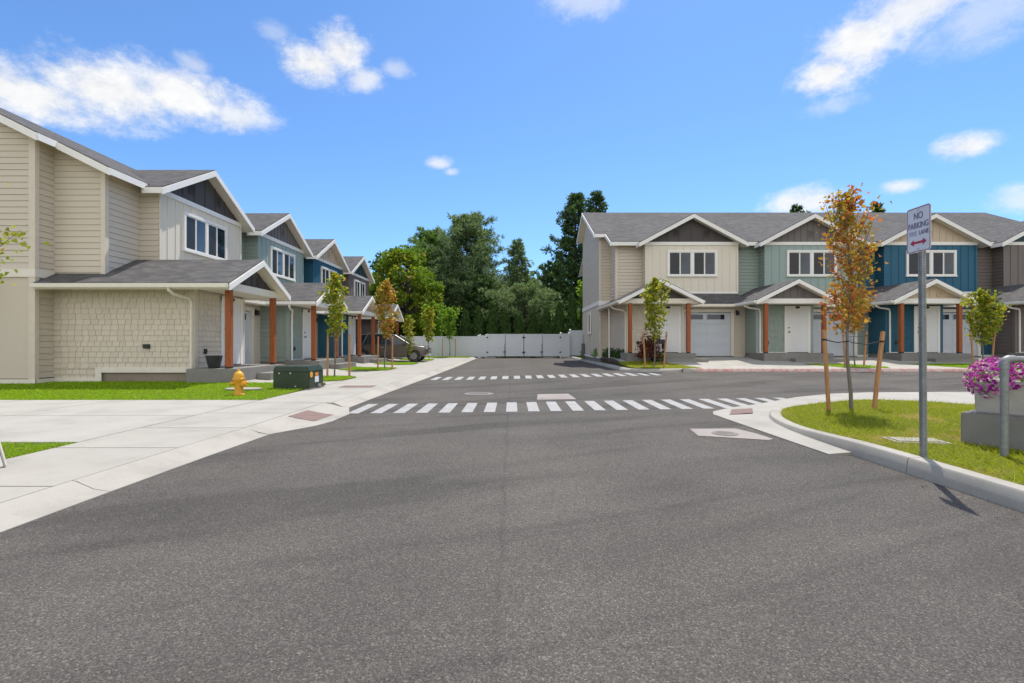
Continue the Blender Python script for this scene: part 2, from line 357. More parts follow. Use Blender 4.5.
# ------------------------------------------------------------------ ground, road, kerbs
st = dict(kind='structure')
MB().quad((-900, -900, -.12), (900, -900, -.12), (900, 1500, -.12), (-900, 1500, -.12)).build('ground', mat_grass('far_ground', (.05, .07, .02), (.08, .09, .03), (.13, .1, .06), .45, .7, .05), **st)
drape('road', [(-3.95, -14), (62, -14), (62, 19.2), (5.2, 19.2), (5.2, 40.9), (-3.3, 40.9), (-3.95, 20)], lambda x, y: zg(x, y), asphalt, cell=.9, **st)
EDGE = [(-3.48, -14), (-3.48, 3.4), (-3.47, 5.2), (-3.4, 7.0), (-3.04, 7.75), (-2.94, 8.2), (-2.93, 9.0), (-3.22, 9.9), (-3.2, 12), (-3.05, 18), (-2.9, 27), (-2.78, 40.6)]
def edge_x(y):
    for (x0, y0), (x1, y1) in zip(EDGE, EDGE[1:]):
        if y0 <= y <= y1: return x0+(x1-x0)*(y-y0)/(y1-y0)
    return -2.9
# left walk: rolled kerb strips and slabs with open joints
m = MB()
KP = [(0, -.02), (0, .006), (-.14, .026), (-.30, .095), (-.33, .10), (-.33, -.02)]
for a, b in ((-14, -8), (-8, -2), (-2, 1.3), (1.3, 4.33), (4.33, 7.0)): sweep(m, [(edge_x(a+.004)-.005, a+.004), (edge_x((a+b)/2)-.005, (a+b)/2), (edge_x(b-.004)-.005, b-.004)], KP, lambda x, y: 0)
for a, b in ((9.9, 13), (13, 16), (16, 19), (19, 22), (22, 25), (25, 28), (28, 32), (32, 36), (36, 40.5)): sweep(m, [(edge_x(a+.005), a+.005), (edge_x((a+b)/2), (a+b)/2), (edge_x(b-.005), b-.005)], KP, lambda x, y: 0)
0 and sweep(m, [(x-.005, y) for x, y in EDGE[:4]], [(0, -.02), (0, .006), (-.14, .026), (-.30, .095), (-.33, .10), (-.33, -.02)], lambda x, y: 0)
0 and sweep(m, EDGE[7:], [(0, -.02), (0, .006), (-.14, .026), (-.30, .095), (-.33, .10), (-.33, -.02)], lambda x, y: 0)
m.build('kerb', conc_kerb, **st)
def ramp_h(x, y): e = edge_x(y); t = max(0, min(1, (e-x)/(e+3.735))); return .006+.02*min(1, t/.4)+.074*ss(.3, .95, t)
drape('kerb_ramp', [(-3.405, 7.01), (-3.04, 7.75), (-2.94, 8.2), (-2.93, 9.0), (-3.22, 9.89), (-3.725, 9.89), (-3.73, 9.0), (-3.73, 7.01)], ramp_h, conc_kerb, .05, .15, **st)
m = MB(); cuts = [-14]+[-8+1.52*k for k in range(10)]+[7.0, 8.45, 9.9]+[9.9+1.52*k for k in range(1, 22)]
def ex(y):
    for (x0, y0), (x1, y1) in zip(EDGE, EDGE[1:]):
        if y0 <= y <= y1: return x0+(x1-x0)*(y-y0)/(y1-y0)
    return -2.78
def xk(y): return ex(y)-.332 if y < 7 or y > 9.9 else -3.733
for a, b in zip(cuts, cuts[1:]):
    b2 = min(b, 40.5)
    if a > 40: break
    m.prism([(xk(a+.01)-.01, a+.006, .10), (xk(b2-.01)-.01, b2-.006, .10), (-5.19, b2-.006, .10), (-5.19, a+.006, .10)],
            [(xk(a+.01)-.01, a+.006, -.05), (xk(b2-.01)-.01, b2-.006, -.05), (-5.19, b2-.006, -.05), (-5.19, a+.006, -.05)])
m.build('sidewalk', conc_walk, bevel=.006, **st)
MB().box(-5.3, -3.83, -14, 9.9, -.1, .06).box(-5.3, -3.58, 9.9, 40.5, -.1, .06).build('sidewalk_base', P('joint_dirt', (.12, .11, .10), .9), **st)
m = MB()
for x0, x1 in ((-8.2, -5.205), (-11.3, -8.215), (-14.4, -11.315), (-30, -14.415)):
    m.box(x0, x1, 6.0, 8.15, -.05, .101); m.box(x0, x1, 8.165, 10.35, -.05, .101)
m.build('driveway', concrete, bevel=.005, **st)
def fore(x, y): return .10+.27*ss(-6.6, -9.8, x)
def tiled(name, poly, xs_, ys_, hf, mat, gap=.012):
    """A poured slab cut into bays by open joints."""
    for x0, x1 in zip(xs_, xs_[1:]):
        for y0, y1 in zip(ys_, ys_[1:]):
            q = poly
            for f in (lambda p: p[0]-x0-gap/2, lambda p: x1-gap/2-p[0], lambda p: p[1]-y0-gap/2, lambda p: y1-gap/2-p[1]):
                if q: q = clip(q, f)
            if len(q) > 2 and (max(p[0] for p in q)-min(p[0] for p in q)) > .05: drape(name, q, hf, mat, .1, 1.0, **st)
tiled('forecourt', [(-5.21, 14.0), (-5.21, 40.5), (-10.4, 40.5), (-10.4, 14.6), (-7.0, 14.0)], [-10.5, -7.6, -5.2], [14, 15.2, 17.2, 20.7, 23.2, 26.1, 28.4, 32.0, 34.2, 38.2, 40.5], fore, concrete)
m = MB()                                          # gate-side kerb blocks, tooled joints over the forecourt are left to the slabs
# right-hand island
GR = smooth_path([(4.08, -8), (4.08, 0), (4.08, 4.5), (4.07, 5.6), (4.08, 6.6), (4.14, 7.3), (4.28, 7.9), (4.52, 8.4), (4.85, 8.85), (5.35, 9.2), (6.1, 9.5), (6.9, 9.6), (7.8, 9.2), (8.6, 8.75), (12, 8.5), (26, 8.5)], 5)
OUT = [(3.9, 5.72), (3.62, 5.72), (3.57, 7), (3.5, 8.7), (3.62, 9.0), (3.9, 9.15), (4.65, 9.55), (5.9, 10.4), (7.0, 10.95), (7.98, 11.2), (10.5, 11.3), (60, 11.3), (60, 8.5)]
i0 = next(i for i, p in enumerate(GR) if p[1] > 5.72)
drape('corner_walk', OUT+[(26, 8.5)]+GR[:i0-1:-1], lambda x, y: zg(x, y)+.012+.04*ss(3.5, 4.2, x+.35*max(0, 8.8-y)*0)+.03*ss(4.0, 6.5, x), conc_walk, .06, .5, **st)
def kprof(i):
    y = GR[i][1]; h = .155-.065*ss(5.3, 7.4, y) if GR[i][0] < 5 else .09
    return [(0, -.03), (0, h), (-.15, h+.003), (-.166, h-.014), (-.185, .0), (-.187, -.03)]
m = MB(); seg = [i for i, p in enumerate(GR) if p[0] < 6.2]
iA = min(range(len(GR)), key=lambda i: abs(GR[i][1]-4.9)+9*(GR[i][0] > 4.2)); iB = i0-1
sweep(m, GR[:iA+1], kprof, zg)
m.build('kerb', conc_kerb, smooth=True, **st)
m = MB(); off = iA
sweep(m, [(GR[iA][0], GR[iA][1]+.012)]+GR[iA+1:seg[-1]+1], lambda i: kprof(i+off), zg); m.build('kerb', conc_kerb, smooth=True, **st)
green1 = mat_grass('lawn_blades_dry', (.30, .34, .012), (.44, .45, .025), (.62, .46, .16), .56, .70, .9)
green2 = mat_grass('lawn_blades', (.24, .42, .008), (.34, .52, .014), (.42, .44, .04), .66, .88, .6)
soil_g = mat_grass('lawn_soil', (.17, .21, .012), (.24, .27, .02), (.45, .33, .13), .56, .72, .9)
isl_poly = GR+[(26, -8)]
def zi(x, y): return zg(x, y)+.118-.03*ss(5.6, 7.4, y)+.05*ss(5.2, 7.5, x)
drape('lawn_soil', isl_poly, zi, soil_g, .1, .5, **st)
def inside(poly, x, y):
    c = False; n = len(poly)
    for i in range(n):
        (x0, y0), (x1, y1) = poly[i], poly[i-1]
        if (y0 > y) != (y1 > y) and x < (x1-x0)*(y-y0)/(y1-y0)+x0: c = not c
    return c
def grass(name, poly, hf, mat, dens, h, seed, w=.006, lim=None):
    rng = np.random.default_rng(seed); xs = [p[0] for p in poly]; ys = [p[1] for p in poly]
    x0, x1, y0, y1 = lim or (min(xs), max(xs), min(ys), max(ys)); n = int(dens*(x1-x0)*(y1-y0)); px = rng.uniform(x0, x1, n); py = rng.uniform(y0, y1, n)
    vs = []; fs = []
    for x, y in zip(px, py):
        if not inside(poly, x, y): continue
        a = rng.uniform(0, 6.283); t = rng.uniform(0, 6.283); L = h*rng.uniform(.35, 1.1); ln = h*rng.uniform(.5, 1.5); z = hf(x, y)-.004; k = len(vs)
        dx, dy = math.cos(a)*w, math.sin(a)*w
        vs += [(x-dx, y-dy, z), (x+dx, y+dy, z), (x+math.cos(t)*ln, y+math.sin(t)*ln, z+L)]; fs.append((k, k+1, k+2))
    mb = MB(); mb.v, mb.f = vs, fs
    return mb.build(name, mat, kind='stuff')
grass('grass', isl_poly, zi, green1, 2300, .035, 1, .006, (4.0, 9.6, 2.6, 9.65))
grass('grass', isl_poly, zi, green1, 260, .085, 4, .005, (4.0, 9.6, 2.6, 9.65))
# left lawns
L0 = [(-30, 10.37), (-5.22, 10.37), (-5.2, 13.95), (-8.0, 13.97), (-9.4, 14.35), (-30, 14.35)]
def zl(x, y): return .095+.07*ss(11, 14.3, y)
drape('lawn_soil', L0, zl, soil_g, .1, .7, **st); grass('grass', L0, zl, green2, 1100, .045, 2, .009, (-16.5, -5.2, 10.37, 14.35))
L1 = [(-30, -10), (-5.21, -10), (-5.21, 5.98), (-30, 5.98)]
drape('lawn_soil', L1, lambda x, y: .09, soil_g, .1, .9, **st); grass('grass', L1, lambda x, y: .09, green2, 1800, .04, 3, .007, (-7.2, -5.2, 3.9, 5.98))
for k, (yc, hw) in enumerate(((16.2, 1.0), (21.9, 1.15), (27.3, 1.15), (33.0, 1.1))):
    pl = [(-5.25, yc-hw+.35), (-5.6, yc-hw), (-7.2, yc-hw), (-7.2, yc+hw), (-5.6, yc+hw), (-5.25, yc+hw-.35)]
    hf = lambda x, y: fore(x, y)+.03
    drape('lawn_soil', pl, hf, soil_g, .05, .6, **st); grass('grass', pl, hf, green2, 900, .05, 10+k, .012)
pl = [(-10, 38.2), (-3.3, 38.2), (-3.3, 40.4), (-10, 40.4)]
drape('lawn_soil', pl, lambda x, y: .13, soil_g, .05, .8, **st); grass('grass', pl, lambda x, y: .13, green2, 500, .06, 20, .014)
# right-hand yard beyond the cross street
tiled('driveway', [(5.9, 19.16), (60, 19.16), (60, 24.7), (4.8, 24.7), (4.8, 20.2)], [4.7, 7.3, 11.0, 13.4, 17.1, 19.6, 23.2, 30, 60.1], [19.1, 20.7, 24.8], lambda x, y: yard(x, y)-.01, concrete)
kp = smooth_path([(60, 18.95), (12, 18.95), (6.6, 18.95), (5.3, 18.98), (4.72, 19.25), (4.47, 19.8), (4.42, 20.6), (4.52, 24), (4.72, 32), (4.75, 40.4)], 5)
m = MB(); sweep(m, kp, [(-.02, -.04), (-.02, .02), (.03, .10), (.06, .125), (.20, .13), (.22, -.04)], zg); m.build('kerb', conc_kerb, smooth=True, **st)
# faded red fire-lane paint on the kerb face
m = MB(); sweep(m, [(60, 18.95)]+[(22-.5*k, 18.95) for k in range(31)], [(-.024, .012), (-.024, .024), (.026, .104), (.056, .129), (.10, .132)], zg)
n = NT('faded_red_paint'); fz = n.noise(7, 5, .7); n.bsdf(n.mix(n.ramp(fz, [(.42, (0, 0, 0)), (.62, (1, 1, 1))]), (.42, .20, .17), (.45, .40, .36)), .8)
m.build('kerb_paint', n.m, **st)
def lawn_right(pl, seed, dens=800):
    hf = lambda x, y: yard(x, y)+.005
    drape('lawn_soil', pl, hf, soil_g, .08, .6, **st); grass('grass', pl, hf, green1 if seed == 30 else green2, dens, .045, seed, .011)
lawn_right([(4.65, 21.0), (4.72, 19.95), (4.95, 19.45), (5.5, 19.19), (7.3, 19.2), (7.0, 20.6), (6.3, 21.9), (4.66, 21.9)], 30)
lawn_right([(12.2, 20.9), (13.0, 19.5), (14.6, 19.3), (14.9, 19.9), (14.1, 21.0)], 31); lawn_right([(16.6, 21.0), (17.6, 19.4), (19.9, 19.3), (20.2, 20.0), (19.2, 21.0)], 32)
drape('planting_bed', [(4.70, 21.95), (6.3, 21.95), (6.2, 23.0), (5.3, 25.2), (5.05, 27.2), (4.95, 40.3), (4.93, 32), (4.76, 25)], lambda x, y: yard(x, y)*(1-.6*ss(26, 34, y))-.02, dirt, .1, .7, **st)

# crosswalks and other road markings, 4 mm above the asphalt
def crosswalk(name, xa, ya, xb, yb, n, w, L, skip=()):
    mb = MB()
    for k in range(n):
        t = (k+.5)/n; x = xa+(xb-xa)*t; y = ya+(yb-ya)*t
        if k in skip: continue
        ys = [y-L/2, y-L/6, y+L/6, y+L/2]
        for y0, y1 in zip(ys, ys[1:]): mb.quad(*[(px, py, zg(px, py)+.005) for px, py in ((x-w/2, y0), (x+w/2, y0), (x+w/2, y1), (x-w/2, y1))])
    return mb.build(name, marking, **st)
crosswalk('crosswalk', -3.1, 9.75, 5.98, 10.2, 22, .21, 1.38)
crosswalk('crosswalk', -2.9, 17.75, 5.3, 18.05, 20, .22, 1.5)
def patch(name, pts, mat, h=.006): return drape(name, pts, lambda x, y: zg(x, y)+h, mat, .0, .3, **st)
pk = mat_concrete('patch_concrete', (.31, .275, .245), .25)
patch('road_patch', [(2.55, 6.85), (3.36, 6.55), (3.46, 6.62), (3.42, 7.0), (3.3, 7.38), (2.62, 7.38)], pk)
patch('road_patch', [(.55, 11.0), (1.42, 11.0), (1.36, 12.1), (.62, 12.1)], pk)
drape('tactile_pad', [(-3.62, 8.08), (-3.18, 8.08), (-3.14, 8.80), (-3.60, 8.80)], lambda x, y: ramp_h(x, y)+.006, tactile, 0, .12, **st)
drape('tactile_pad', [(3.72, 8.55), (4.12, 8.55), (4.35, 9.05), (3.95, 9.0)], lambda x, y: zg(x, y)+.012+.04*ss(3.5, 4.2, x)+.03*ss(4.0, 6.5, x)+.005, tactile, 0, .3, **st)
drape('tactile_pad', [(-4.6, 13.2), (-3.7, 13.2), (-3.7, 13.75), (-4.6, 13.75)], lambda x, y: .105, tactile, 0, .5, **st)
rngp = np.random.default_rng(8); m = MB()
for k in range(420):                                # loose grit along the gutters
    y = rngp.uniform(2.2, 16) if k % 3 else rngp.uniform(3.2, 8.5)
    x = edge_x(y)+abs(rngp.normal(0, .22))+.02 if k % 3 else 3.9-abs(rngp.normal(0, .16))-(.33 if y > 5.7 else 0)
    r = rngp.uniform(.003, .011); c = Vector((x, y, zg(x, y)+r*.6)); p = [c+Vector((math.cos(q)*r*rngp.uniform(.7, 1.2), math.sin(q)*r*rngp.uniform(.7, 1.2), -r*.6)) for q in (0, 1.6, 3.1, 4.7)]
    m.add(p+[c+Vector((0, 0, r*.5))], [(0, 1, 4), (1, 2, 4), (2, 3, 4), (3, 0, 4)])
m.build('gravel', mat_shake('grit', (.10, .09, .08)), kind='stuff')
def manhole(x, y, z, r, label):
    t = thing('manhole_cover', label, 'manhole cover', (x, y, z))
    MB().lathe([(r*1.25, 0), (r*1.25, .004), (r*1.02, .004)], 28).build('collar', P('worn_collar', (.20, .19, .175), .9, var=.2), t)
    mb = MB().lathe([(r, .0), (r, .007), (r*.94, .009)], 28)
    for k in range(-4, 5):
        w = math.sqrt(max(0, (r*.85)**2-(k*r*.19)**2)); mb.box(-w, w, k*r*.19-r*.05, k*r*.19+r*.05, .008, .012)
    mb.build('lid', P('cast_iron', (.24, .215, .19), .6, .4, .2, 15), t)
manhole(-.82, 12.4, zg(-.82, 12.4)+.003, .30, 'round iron manhole cover in the asphalt behind the nearer crosswalk')
manhole(2.98, 7.0, zg(2.98, 7.0)+.007, .14, 'small round iron valve cover in the square concrete patch near the corner')

# ------------------------------------------------------------------ townhouses
PAL = [dict(lap=(.60, .525, .425), bb=(.72, .655, .535), gable=(.075, .065, .062), word='beige', trim=cream, gw='dark brown'),
       dict(lap=(.29, .345, .30), bb=(.31, .385, .35), gable=(.165, .145, .135), word='sage green', trim=white, gw='taupe'),
       dict(lap=(.026, .105, .155), bb=(.026, .115, .18), gable=(.56, .45, .32), word='deep blue', trim=white, gw='tan'),
       dict(lap=(.165, .135, .12), bb=(.18, .15, .135), gable=(.028, .062, .066), word='brown grey', trim=white, gw='dark teal')]
PM = []
for p in PAL:
    w = p['word'].replace(' ', '_')
    PM.append(dict(lap=mat_paint(w+'_lap_siding', p['lap']), bb=mat_paint(w+'_board_siding', p['bb']), shake=mat_shake(w+'_shake_siding', sc(p['lap'], 1.04)),
                   gable=mat_paint(w+'_gable_siding', p['gable']), trim=p['trim'], lapt=P(w+'_corner_trim', sc(p['lap'], 1.08), .6, var=.06)))
def front(v): return lambda a, z, o: (a, -(v+o), z)
def leftf(u): return lambda a, z, o: (u-o, -a, z)
def rightf(u): return lambda a, z, o: (u+o, -a, z)
def rz(v): return 6.1-.5*v if v > -6.3 else 9.25-.5*(-6.3-v)
def rect(a0, a1, z0, z1): return [(a0, z0), (a1, z0), (a1, z1), (a0, z1)]
def fbox(mb, u0, u1, v0, v1, z0, z1): return mb.box(u0, u1, -v1, -v0, z0, z1)
def window(par, place, c, z0, z1, w, halves=2, tw=.1):
    """Trimmed slider window: surround, then sashes with one pane each."""
    def bar(mb, a0, a1, b0, b1, o0, o1):
        mb.prism([place(a0, b0, o1), place(a1, b0, o1), place(a1, b1, o1), place(a0, b1, o1)], [place(a0, b0, o0), place(a1, b0, o0), place(a1, b1, o0), place(a0, b1, o0)])
    a0, a1 = c-w/2, c+w/2; f = MB()
    bar(f, a0, a1, z1-tw, z1, 0, .072); bar(f, a0-.02, a1+.02, z0, z0+tw*.9, 0, .085); bar(f, a0, a0+tw, z0+tw*.9, z1-tw, 0, .07); bar(f, a1-tw, a1, z0+tw*.9, z1-tw, 0, .07)
    if halves == 2: bar(f, c-.07, c+.07, z0+tw*.9, z1-tw, 0, .068)
    win = f.build('window', white, par)
    hs = [(a0+tw, c-.07), (c+.07, a1-tw)] if halves == 2 else [(a0+tw, a1-tw)]
    for h0, h1 in hs:
        md = (h0+h1)/2
        for x0, x1, d in ((h0, md, .026), (md, h1, .034)) if halves == 2 else ((h0, h1, .026),):
            s = MB()
            for b in ((x0, x0+.03, z0+.09, z1-tw), (x1-.03, x1, z0+.09, z1-tw), (x0+.03, x1-.03, z0+.09, z0+.125), (x0+.03, x1-.03, z1-tw-.035, z1-tw)): bar(s, b[0], b[1], b[2], b[3], .002, .016+d)
            s.build('sash', white, win)
            g = MB(); bar(g, x0+.025, x1-.025, z0+.12, z1-tw-.03, .022, d+.003); g.build('pane', screen if x0 == h0 else glass, win)
def slope(mbr, mbf, poly, t=.05, t2=.19):
    mbr.slab(poly, 0, t)
    cx = sum(p[0] for p in poly)/len(poly); cy = sum(p[1] for p in poly)/len(poly)
    L = max(max(abs(p[0]-cx) for p in poly), max(abs(p[1]-cy) for p in poly)); k = 1-.02/L
    # underside (soffit) follows the same plane, shrunk within it
    cz = sum(p[2] for p in poly)/len(poly)
    q = [(cx+(p[0]-cx)*k, cy+(p[1]-cy)*k, cz+(p[2]-cz)*k) for p in poly]
    mbf.slab(q, t+.002, t2)
def rake(mb, p0, p1, v, d=.2, t=.036):   # board along a gable edge in the plane of the facade
    mb.prism([(p0[0], -(v+t), p0[1]-.035), (p1[0], -(v+t), p1[1]-.035), (p1[0], -(v+t), p1[1]-.035-d), (p0[0], -(v+t), p0[1]-.035-d)],
             [(p0[0], -v, p0[1]-.035), (p1[0], -v, p1[1]-.035), (p1[0], -v, p1[1]-.035-d), (p0[0], -v, p0[1]-.035-d)])
def boards(mb, poly, place, step, bat=.045):
    mb.quad(*[place(a, z, 0) for a, z in poly]); a0 = min(p[0] for p in poly); a1 = max(p[0] for p in poly); n = max(1, round((a1-a0)/step))
    for k in range(n+1):
        a = a0+(a1-a0)*k/n; q = clip(clip(poly, lambda p: p[0]-(a-bat/2)), lambda p: (a+bat/2)-p[0])
        if len(q) >= 3: mb.prism([place(x, z, .02) for x, z in q], [place(x, z, -.002) for x, z in q])
def vent(mb, u, v, z, w=.28, h=.28):
    fbox(mb, u-w/2-.03, u+w/2+.03, v+.001, v+.03, z+h/2, z+h/2+.03); fbox(mb, u-w/2-.03, u+w/2+.03, v+.001, v+.03, z-h/2-.03, z-h/2)
    fbox(mb, u-w/2-.03, u-w/2, v+.001, v+.03, z-h/2, z+h/2); fbox(mb, u+w/2, u+w/2+.03, v+.001, v+.03, z-h/2, z+h/2)
    for k in range(6):
        zz = z-h/2+h*(k+.5)/6; mb.prism([(u-w/2, -(v+.004), zz+.02), (u+w/2, -(v+.004), zz+.02), (u+w/2, -(v+.026), zz-.02), (u-w/2, -(v+.026), zz-.02)], [(u-w/2, -(v+.002), zz+.012), (u+w/2, -(v+.002), zz+.012), (u+w/2, -(v+.02), zz-.024), (u-w/2, -(v+.02), zz-.024)])
def townhouse(loc, rzv, k, label, group, first, last, side, near):
    root = thing('townhouse', label, 'townhouse', loc, rzv, group); m = PM[k]; rng = random.Random(k*7+side)
    VE = 1.95; PU = -2.53; PZ = 3.85; ps = .5; hw = 1.85; UL, UR = -3.7, 2.35
    # --- siding: one part per wall face
    GROOVE[0] = .013 if side else .005
    def siding(poly, place):
        w = MB(); lap(w, poly, place); w.build('lap_siding', m['lap'], root)
    siding(rect(UL, -2.35, 2.95, 6.18), front(-.6)); siding(rect(-.6, 0, 2.95, 6.15), leftf(-2.35)); siding(rect(-.6, 0, 2.95, 6.15), rightf(2.35))
    w = MB()
    for a, b, z0, z1 in ((-1.1, -.96, .36, 2.95), (1.76, 2.35, .36, 2.95), (-.96, 1.76, 2.66, 2.95)): lap(w, rect(a, b, z0, z1), front(.8))
    w.build('garage_siding', m['lap'], root)
    siding(rect(.8, VE, .5, 2.8), rightf(-1.1))
    if first:
        siding([(-8.5, 3.3), (-2.05, 3.3), (-2.05, rz(-2.05)-.2), (-6.3, 9.05), (-8.5, rz(-8.5)-.2)], leftf(-4.3))
        siding(rect(-4.3, -3.7, .3, 7.0), front(-2.05)); siding([(-2.05, 2.95), (-.6, 2.95), (-.6, rz(-.6)-.2), (-2.05, rz(-2.05)-.2)], leftf(UL))
    else: siding(rect(.8, VE, .5, 2.95), leftf(UL))
    if last:
        siding([(-12, .3), (-.6, .3), (-.6, rz(-.6)-.2), (-6.3, 9.05), (-12, rz(-12)-.2)], rightf(UR-.001)); siding(rect(UL, UR, .3, 6.3), lambda a, z, o: (a, 12+o, z))
    w = MB(); shakes(w, UL, -1.1, .55, 2.8, front(VE), rng); w.build('shake_siding', m['shake'], root)
    if first:
        w = MB(); shakes(w, -2.05, -.83, .22, .56, leftf(UL), rng); shakes(w, -2.05, VE, .56, 2.95, leftf(UL), rng); w.build('shake_siding', m['shake'], root)
    w = MB(); boards(w, rect(-2.35, 2.35, 3.3, 6.0), front(0), .39); w.build('board_siding', m['bb'], root)
    w = MB(); boards(w, [(-2.45, 6.05), (2.45, 6.05), (0, 7.34)], front(0), .33 if k in (1, 2) else .6, .035); gp = w.build('gable_panel', m['gable'], root)
    
    for u in ((-.75, .75) if k == 0 else (0.,)): vm = MB(); vent(vm, u, .0, 6.55); vm.build('vent', m['gable'], gp)
    w = MB(); boards(w, [(PU-1.72, 2.98), (PU+1.72, 2.98), (PU, 3.70)], front(3.0), .42 if k != 1 else .3, .03); gp = w.build('porch_gable_panel', m['gable'], root)
    vm = MB(); vent(vm, PU+.42, 3.0, 3.2, .17, .17); vm.build('vent', m['gable'], gp)
    if first:
        w = MB(); boards(w, rect(-8.5, -2.05, .3, 3.1), leftf(-4.3), 1.2, .02); w.build('panel_siding', m['lap'], root)
    # --- trim: one part per board
    def board(name, mat_, *q): fbox(MB(), *q).build(name, mat_, root)
    board('frieze_board', white, -2.38, 2.38, .005, .045, 5.96, 6.12); board('skirt_board', white, -2.36, 2.36, .004, .03, 3.5, 3.6)
    lt_ = m['lapt']; bt = m['bb']
    board('corner_board', bt, -2.36, -2.27, .004, .035, 3.6, 5.96); board('corner_board', bt, 2.27, 2.36, .004, .035, 3.6, 5.96)
    w = MB(); fbox(w, UL-.028, UL+.09, VE+.026, VE+.05, .57, 2.95); fbox(w, UL-.05, UL-.028, VE-.09, VE+.05, .57, 2.95); w.build('corner_board', lt_, root)
    board('corner_board', lt_, -1.19, -1.07, VE+.026, VE+.05, .57, 2.8)
    board('base_board', white if k else lt_, UL-.02, -2.43, VE+.025, VE+.045, .45, .575); board('base_board', white if k else lt_, 1.79, 2.3, .822, .842, .3, .42)
    if first:
        w = MB(); fbox(w, -4.335, -4.21, -2.02, -1.99, .28, 6.9); fbox(w, -4.335, -4.325, -2.17, -2.02, .28, 6.9); w.build('corner_board', lt_, root)
        w = MB(); fbox(w, UL-.026, UL+.09, -.575, -.55, 2.95, 6.2); fbox(w, UL-.05, UL-.026, -.68, -.55, 2.95, 6.2); w.build('corner_board', lt_, root)
        bl = white if side else cream
        w = MB(); fbox(w, -4.347, -4.30, -8.5, -1.98, 3.08, 3.3); fbox(w, -4.30, UL-.03, -2.02, -1.98, 3.08, 3.3); w.build('belt_board', bl, root)
        w = MB(); fbox(w, UL-.05, UL-.026, -.66, VE+.03, .43, .58); fbox(w, UL-.05, UL-.026, -1.98, -.83, .14, .28); fbox(w, UL-.052, UL-.024, -.83, -.66, .14, .58)
        fbox(w, -4.34, UL-.05, -2.0, -1.97, .14, .28); fbox(w, -4.345, -4.315, -8.5, -1.97, .14, .28); w.build('base_board', bl, root)
    # --- foundation
    w = MB(); fbox(w, UL+.02, -1.12, -.6, VE-.01, -.15, .56); fbox(w, -1.1, 2.34, -.6, .78, -.15, .33)
    if first: fbox(w, UL+.02, -1.5, -2.1, -.61, -.15, .56); fbox(w, -4.28, UL+.3, -8.45, -2.11, -.15, .32)
    w.build('foundation', conc_found if not side else conc_dark, root)
    # --- roofs
    r, s = MB(), MB(); uR = 2.7 if last else UR; uL0 = -4.05 if first else UL
    if first:
        slope(r, s, [(-4.65, 6.3, 9.25), (uR, 6.3, 9.25), (uR, 1.65, rz(-1.65)), (-4.65, 1.65, rz(-1.65))])
        slope(r, s, [(-4.05, 1.65, rz(-1.65)), (uR, 1.65, rz(-1.65)), (uR, .2, 6.2), (-4.05, .2, 6.2)])
        slope(r, s, [(-4.65, 8.85, rz(-8.85)), (uR, 8.85, rz(-8.85)), (uR, 6.3, 9.25), (-4.65, 6.3, 9.25)])
        slope(r, s, [(-4.05, 12.4, rz(-12.4)), (uR, 12.4, rz(-12.4)), (uR, 8.85, rz(-8.85)), (-4.05, 8.85, rz(-8.85))])
    else:
        slope(r, s, [(uL0, 6.3, 9.25), (uR, 6.3, 9.25), (uR, .2, 6.2), (uL0, .2, 6.2)])
        slope(r, s, [(uL0, 12.4, rz(-12.4)), (uR, 12.4, rz(-12.4)), (uR, 6.3, 9.25), (uL0, 6.3, 9.25)])
    ro = r.build('roof', roof_main, root); s.build('soffit', cream, ro)
    r, s = MB(), MB()
    for sg in (-1, 1): slope(r, s, [(0, -.35, 7.5), (sg*2.72, -.35, 6.06), (sg*2.72, .25, 6.06), (0, 2.95, 7.5)])
    go = r.build('gable_roof', roof_side, root); s.build('soffit', cream, go)
    r, s = MB(), MB()
    slope(r, s, [(PU, -3.35, PZ), (PU+hw, -3.35, PZ-ps*hw), (PU+hw, .0, PZ-ps*hw), (PU+.18, .0, PZ-.09), (PU, .6, PZ)])
    lb = 2.0 if first else .58
    slope(r, s, [(PU, -3.35, PZ), (PU-hw, -3.35, PZ-ps*hw), (PU-hw, lb, PZ-ps*hw), (PU-1.14, lb, PZ-.57), (PU-1.14, .58, PZ-.57), (PU, .58, PZ)])
    po = r.build('porch_roof', roof_side, root); s.build('soffit', cream, po)
    r, s = MB(), MB(); slope(r, s, [(-1.4, .0, 3.52), (UR-.005, .0, 3.52), (UR-.005, -1.3, 2.91), (-1.4, -1.3, 2.91)])
    pe = r.build('pent_roof', roof_main, root); s.build('soffit', cream, pe)
    for sg in (-1, 1):                                # white rake and fascia boards
        w = MB(); rake(w, (0, 7.5), (sg*2.735, 6.05), .35); fbox(w, min(sg*2.72, sg*2.75), max(sg*2.72, sg*2.75), -.25, .35, 5.85, 6.03); w.build('rake_board', white, root)
        w = MB(); rake(w, (PU, PZ), (PU+sg*(hw+.015), PZ-ps*(hw+.015)), 3.35, .17); w.build('porch_rake_board', white, root)
    board('fascia', white, UL if not first else -4.05, -2.62, -.198, -.168, 5.98, 6.165)
    if last: board('fascia', white, 2.6, 2.7, -.198, -.168, 5.98, 6.165)
    if first:
        def sloped(u, v0, v1):
            w = MB(); w.prism([(u-.036, -v0, rz(v0)-.035), (u-.036, -v1, rz(v1)-.035), (u-.036, -v1, rz(v1)-.235), (u-.036, -v0, rz(v0)-.235)], [(u, -v0, rz(v0)-.035), (u, -v1, rz(v1)-.035), (u, -v1, rz(v1)-.235), (u, -v0, rz(v0)-.235)]); w.build('rake_board', white, root)
        sloped(-4.05, -1.65, -.17); sloped(-4.65, -6.3, -1.63); sloped(-4.65, -8.88, -6.3)
        board('fascia', white, -4.65, -4.06, -1.648, -1.618, rz(-1.65)-.22, rz(-1.65)-.035)
    # --- gutters
    w = MB(); ge = PU-hw
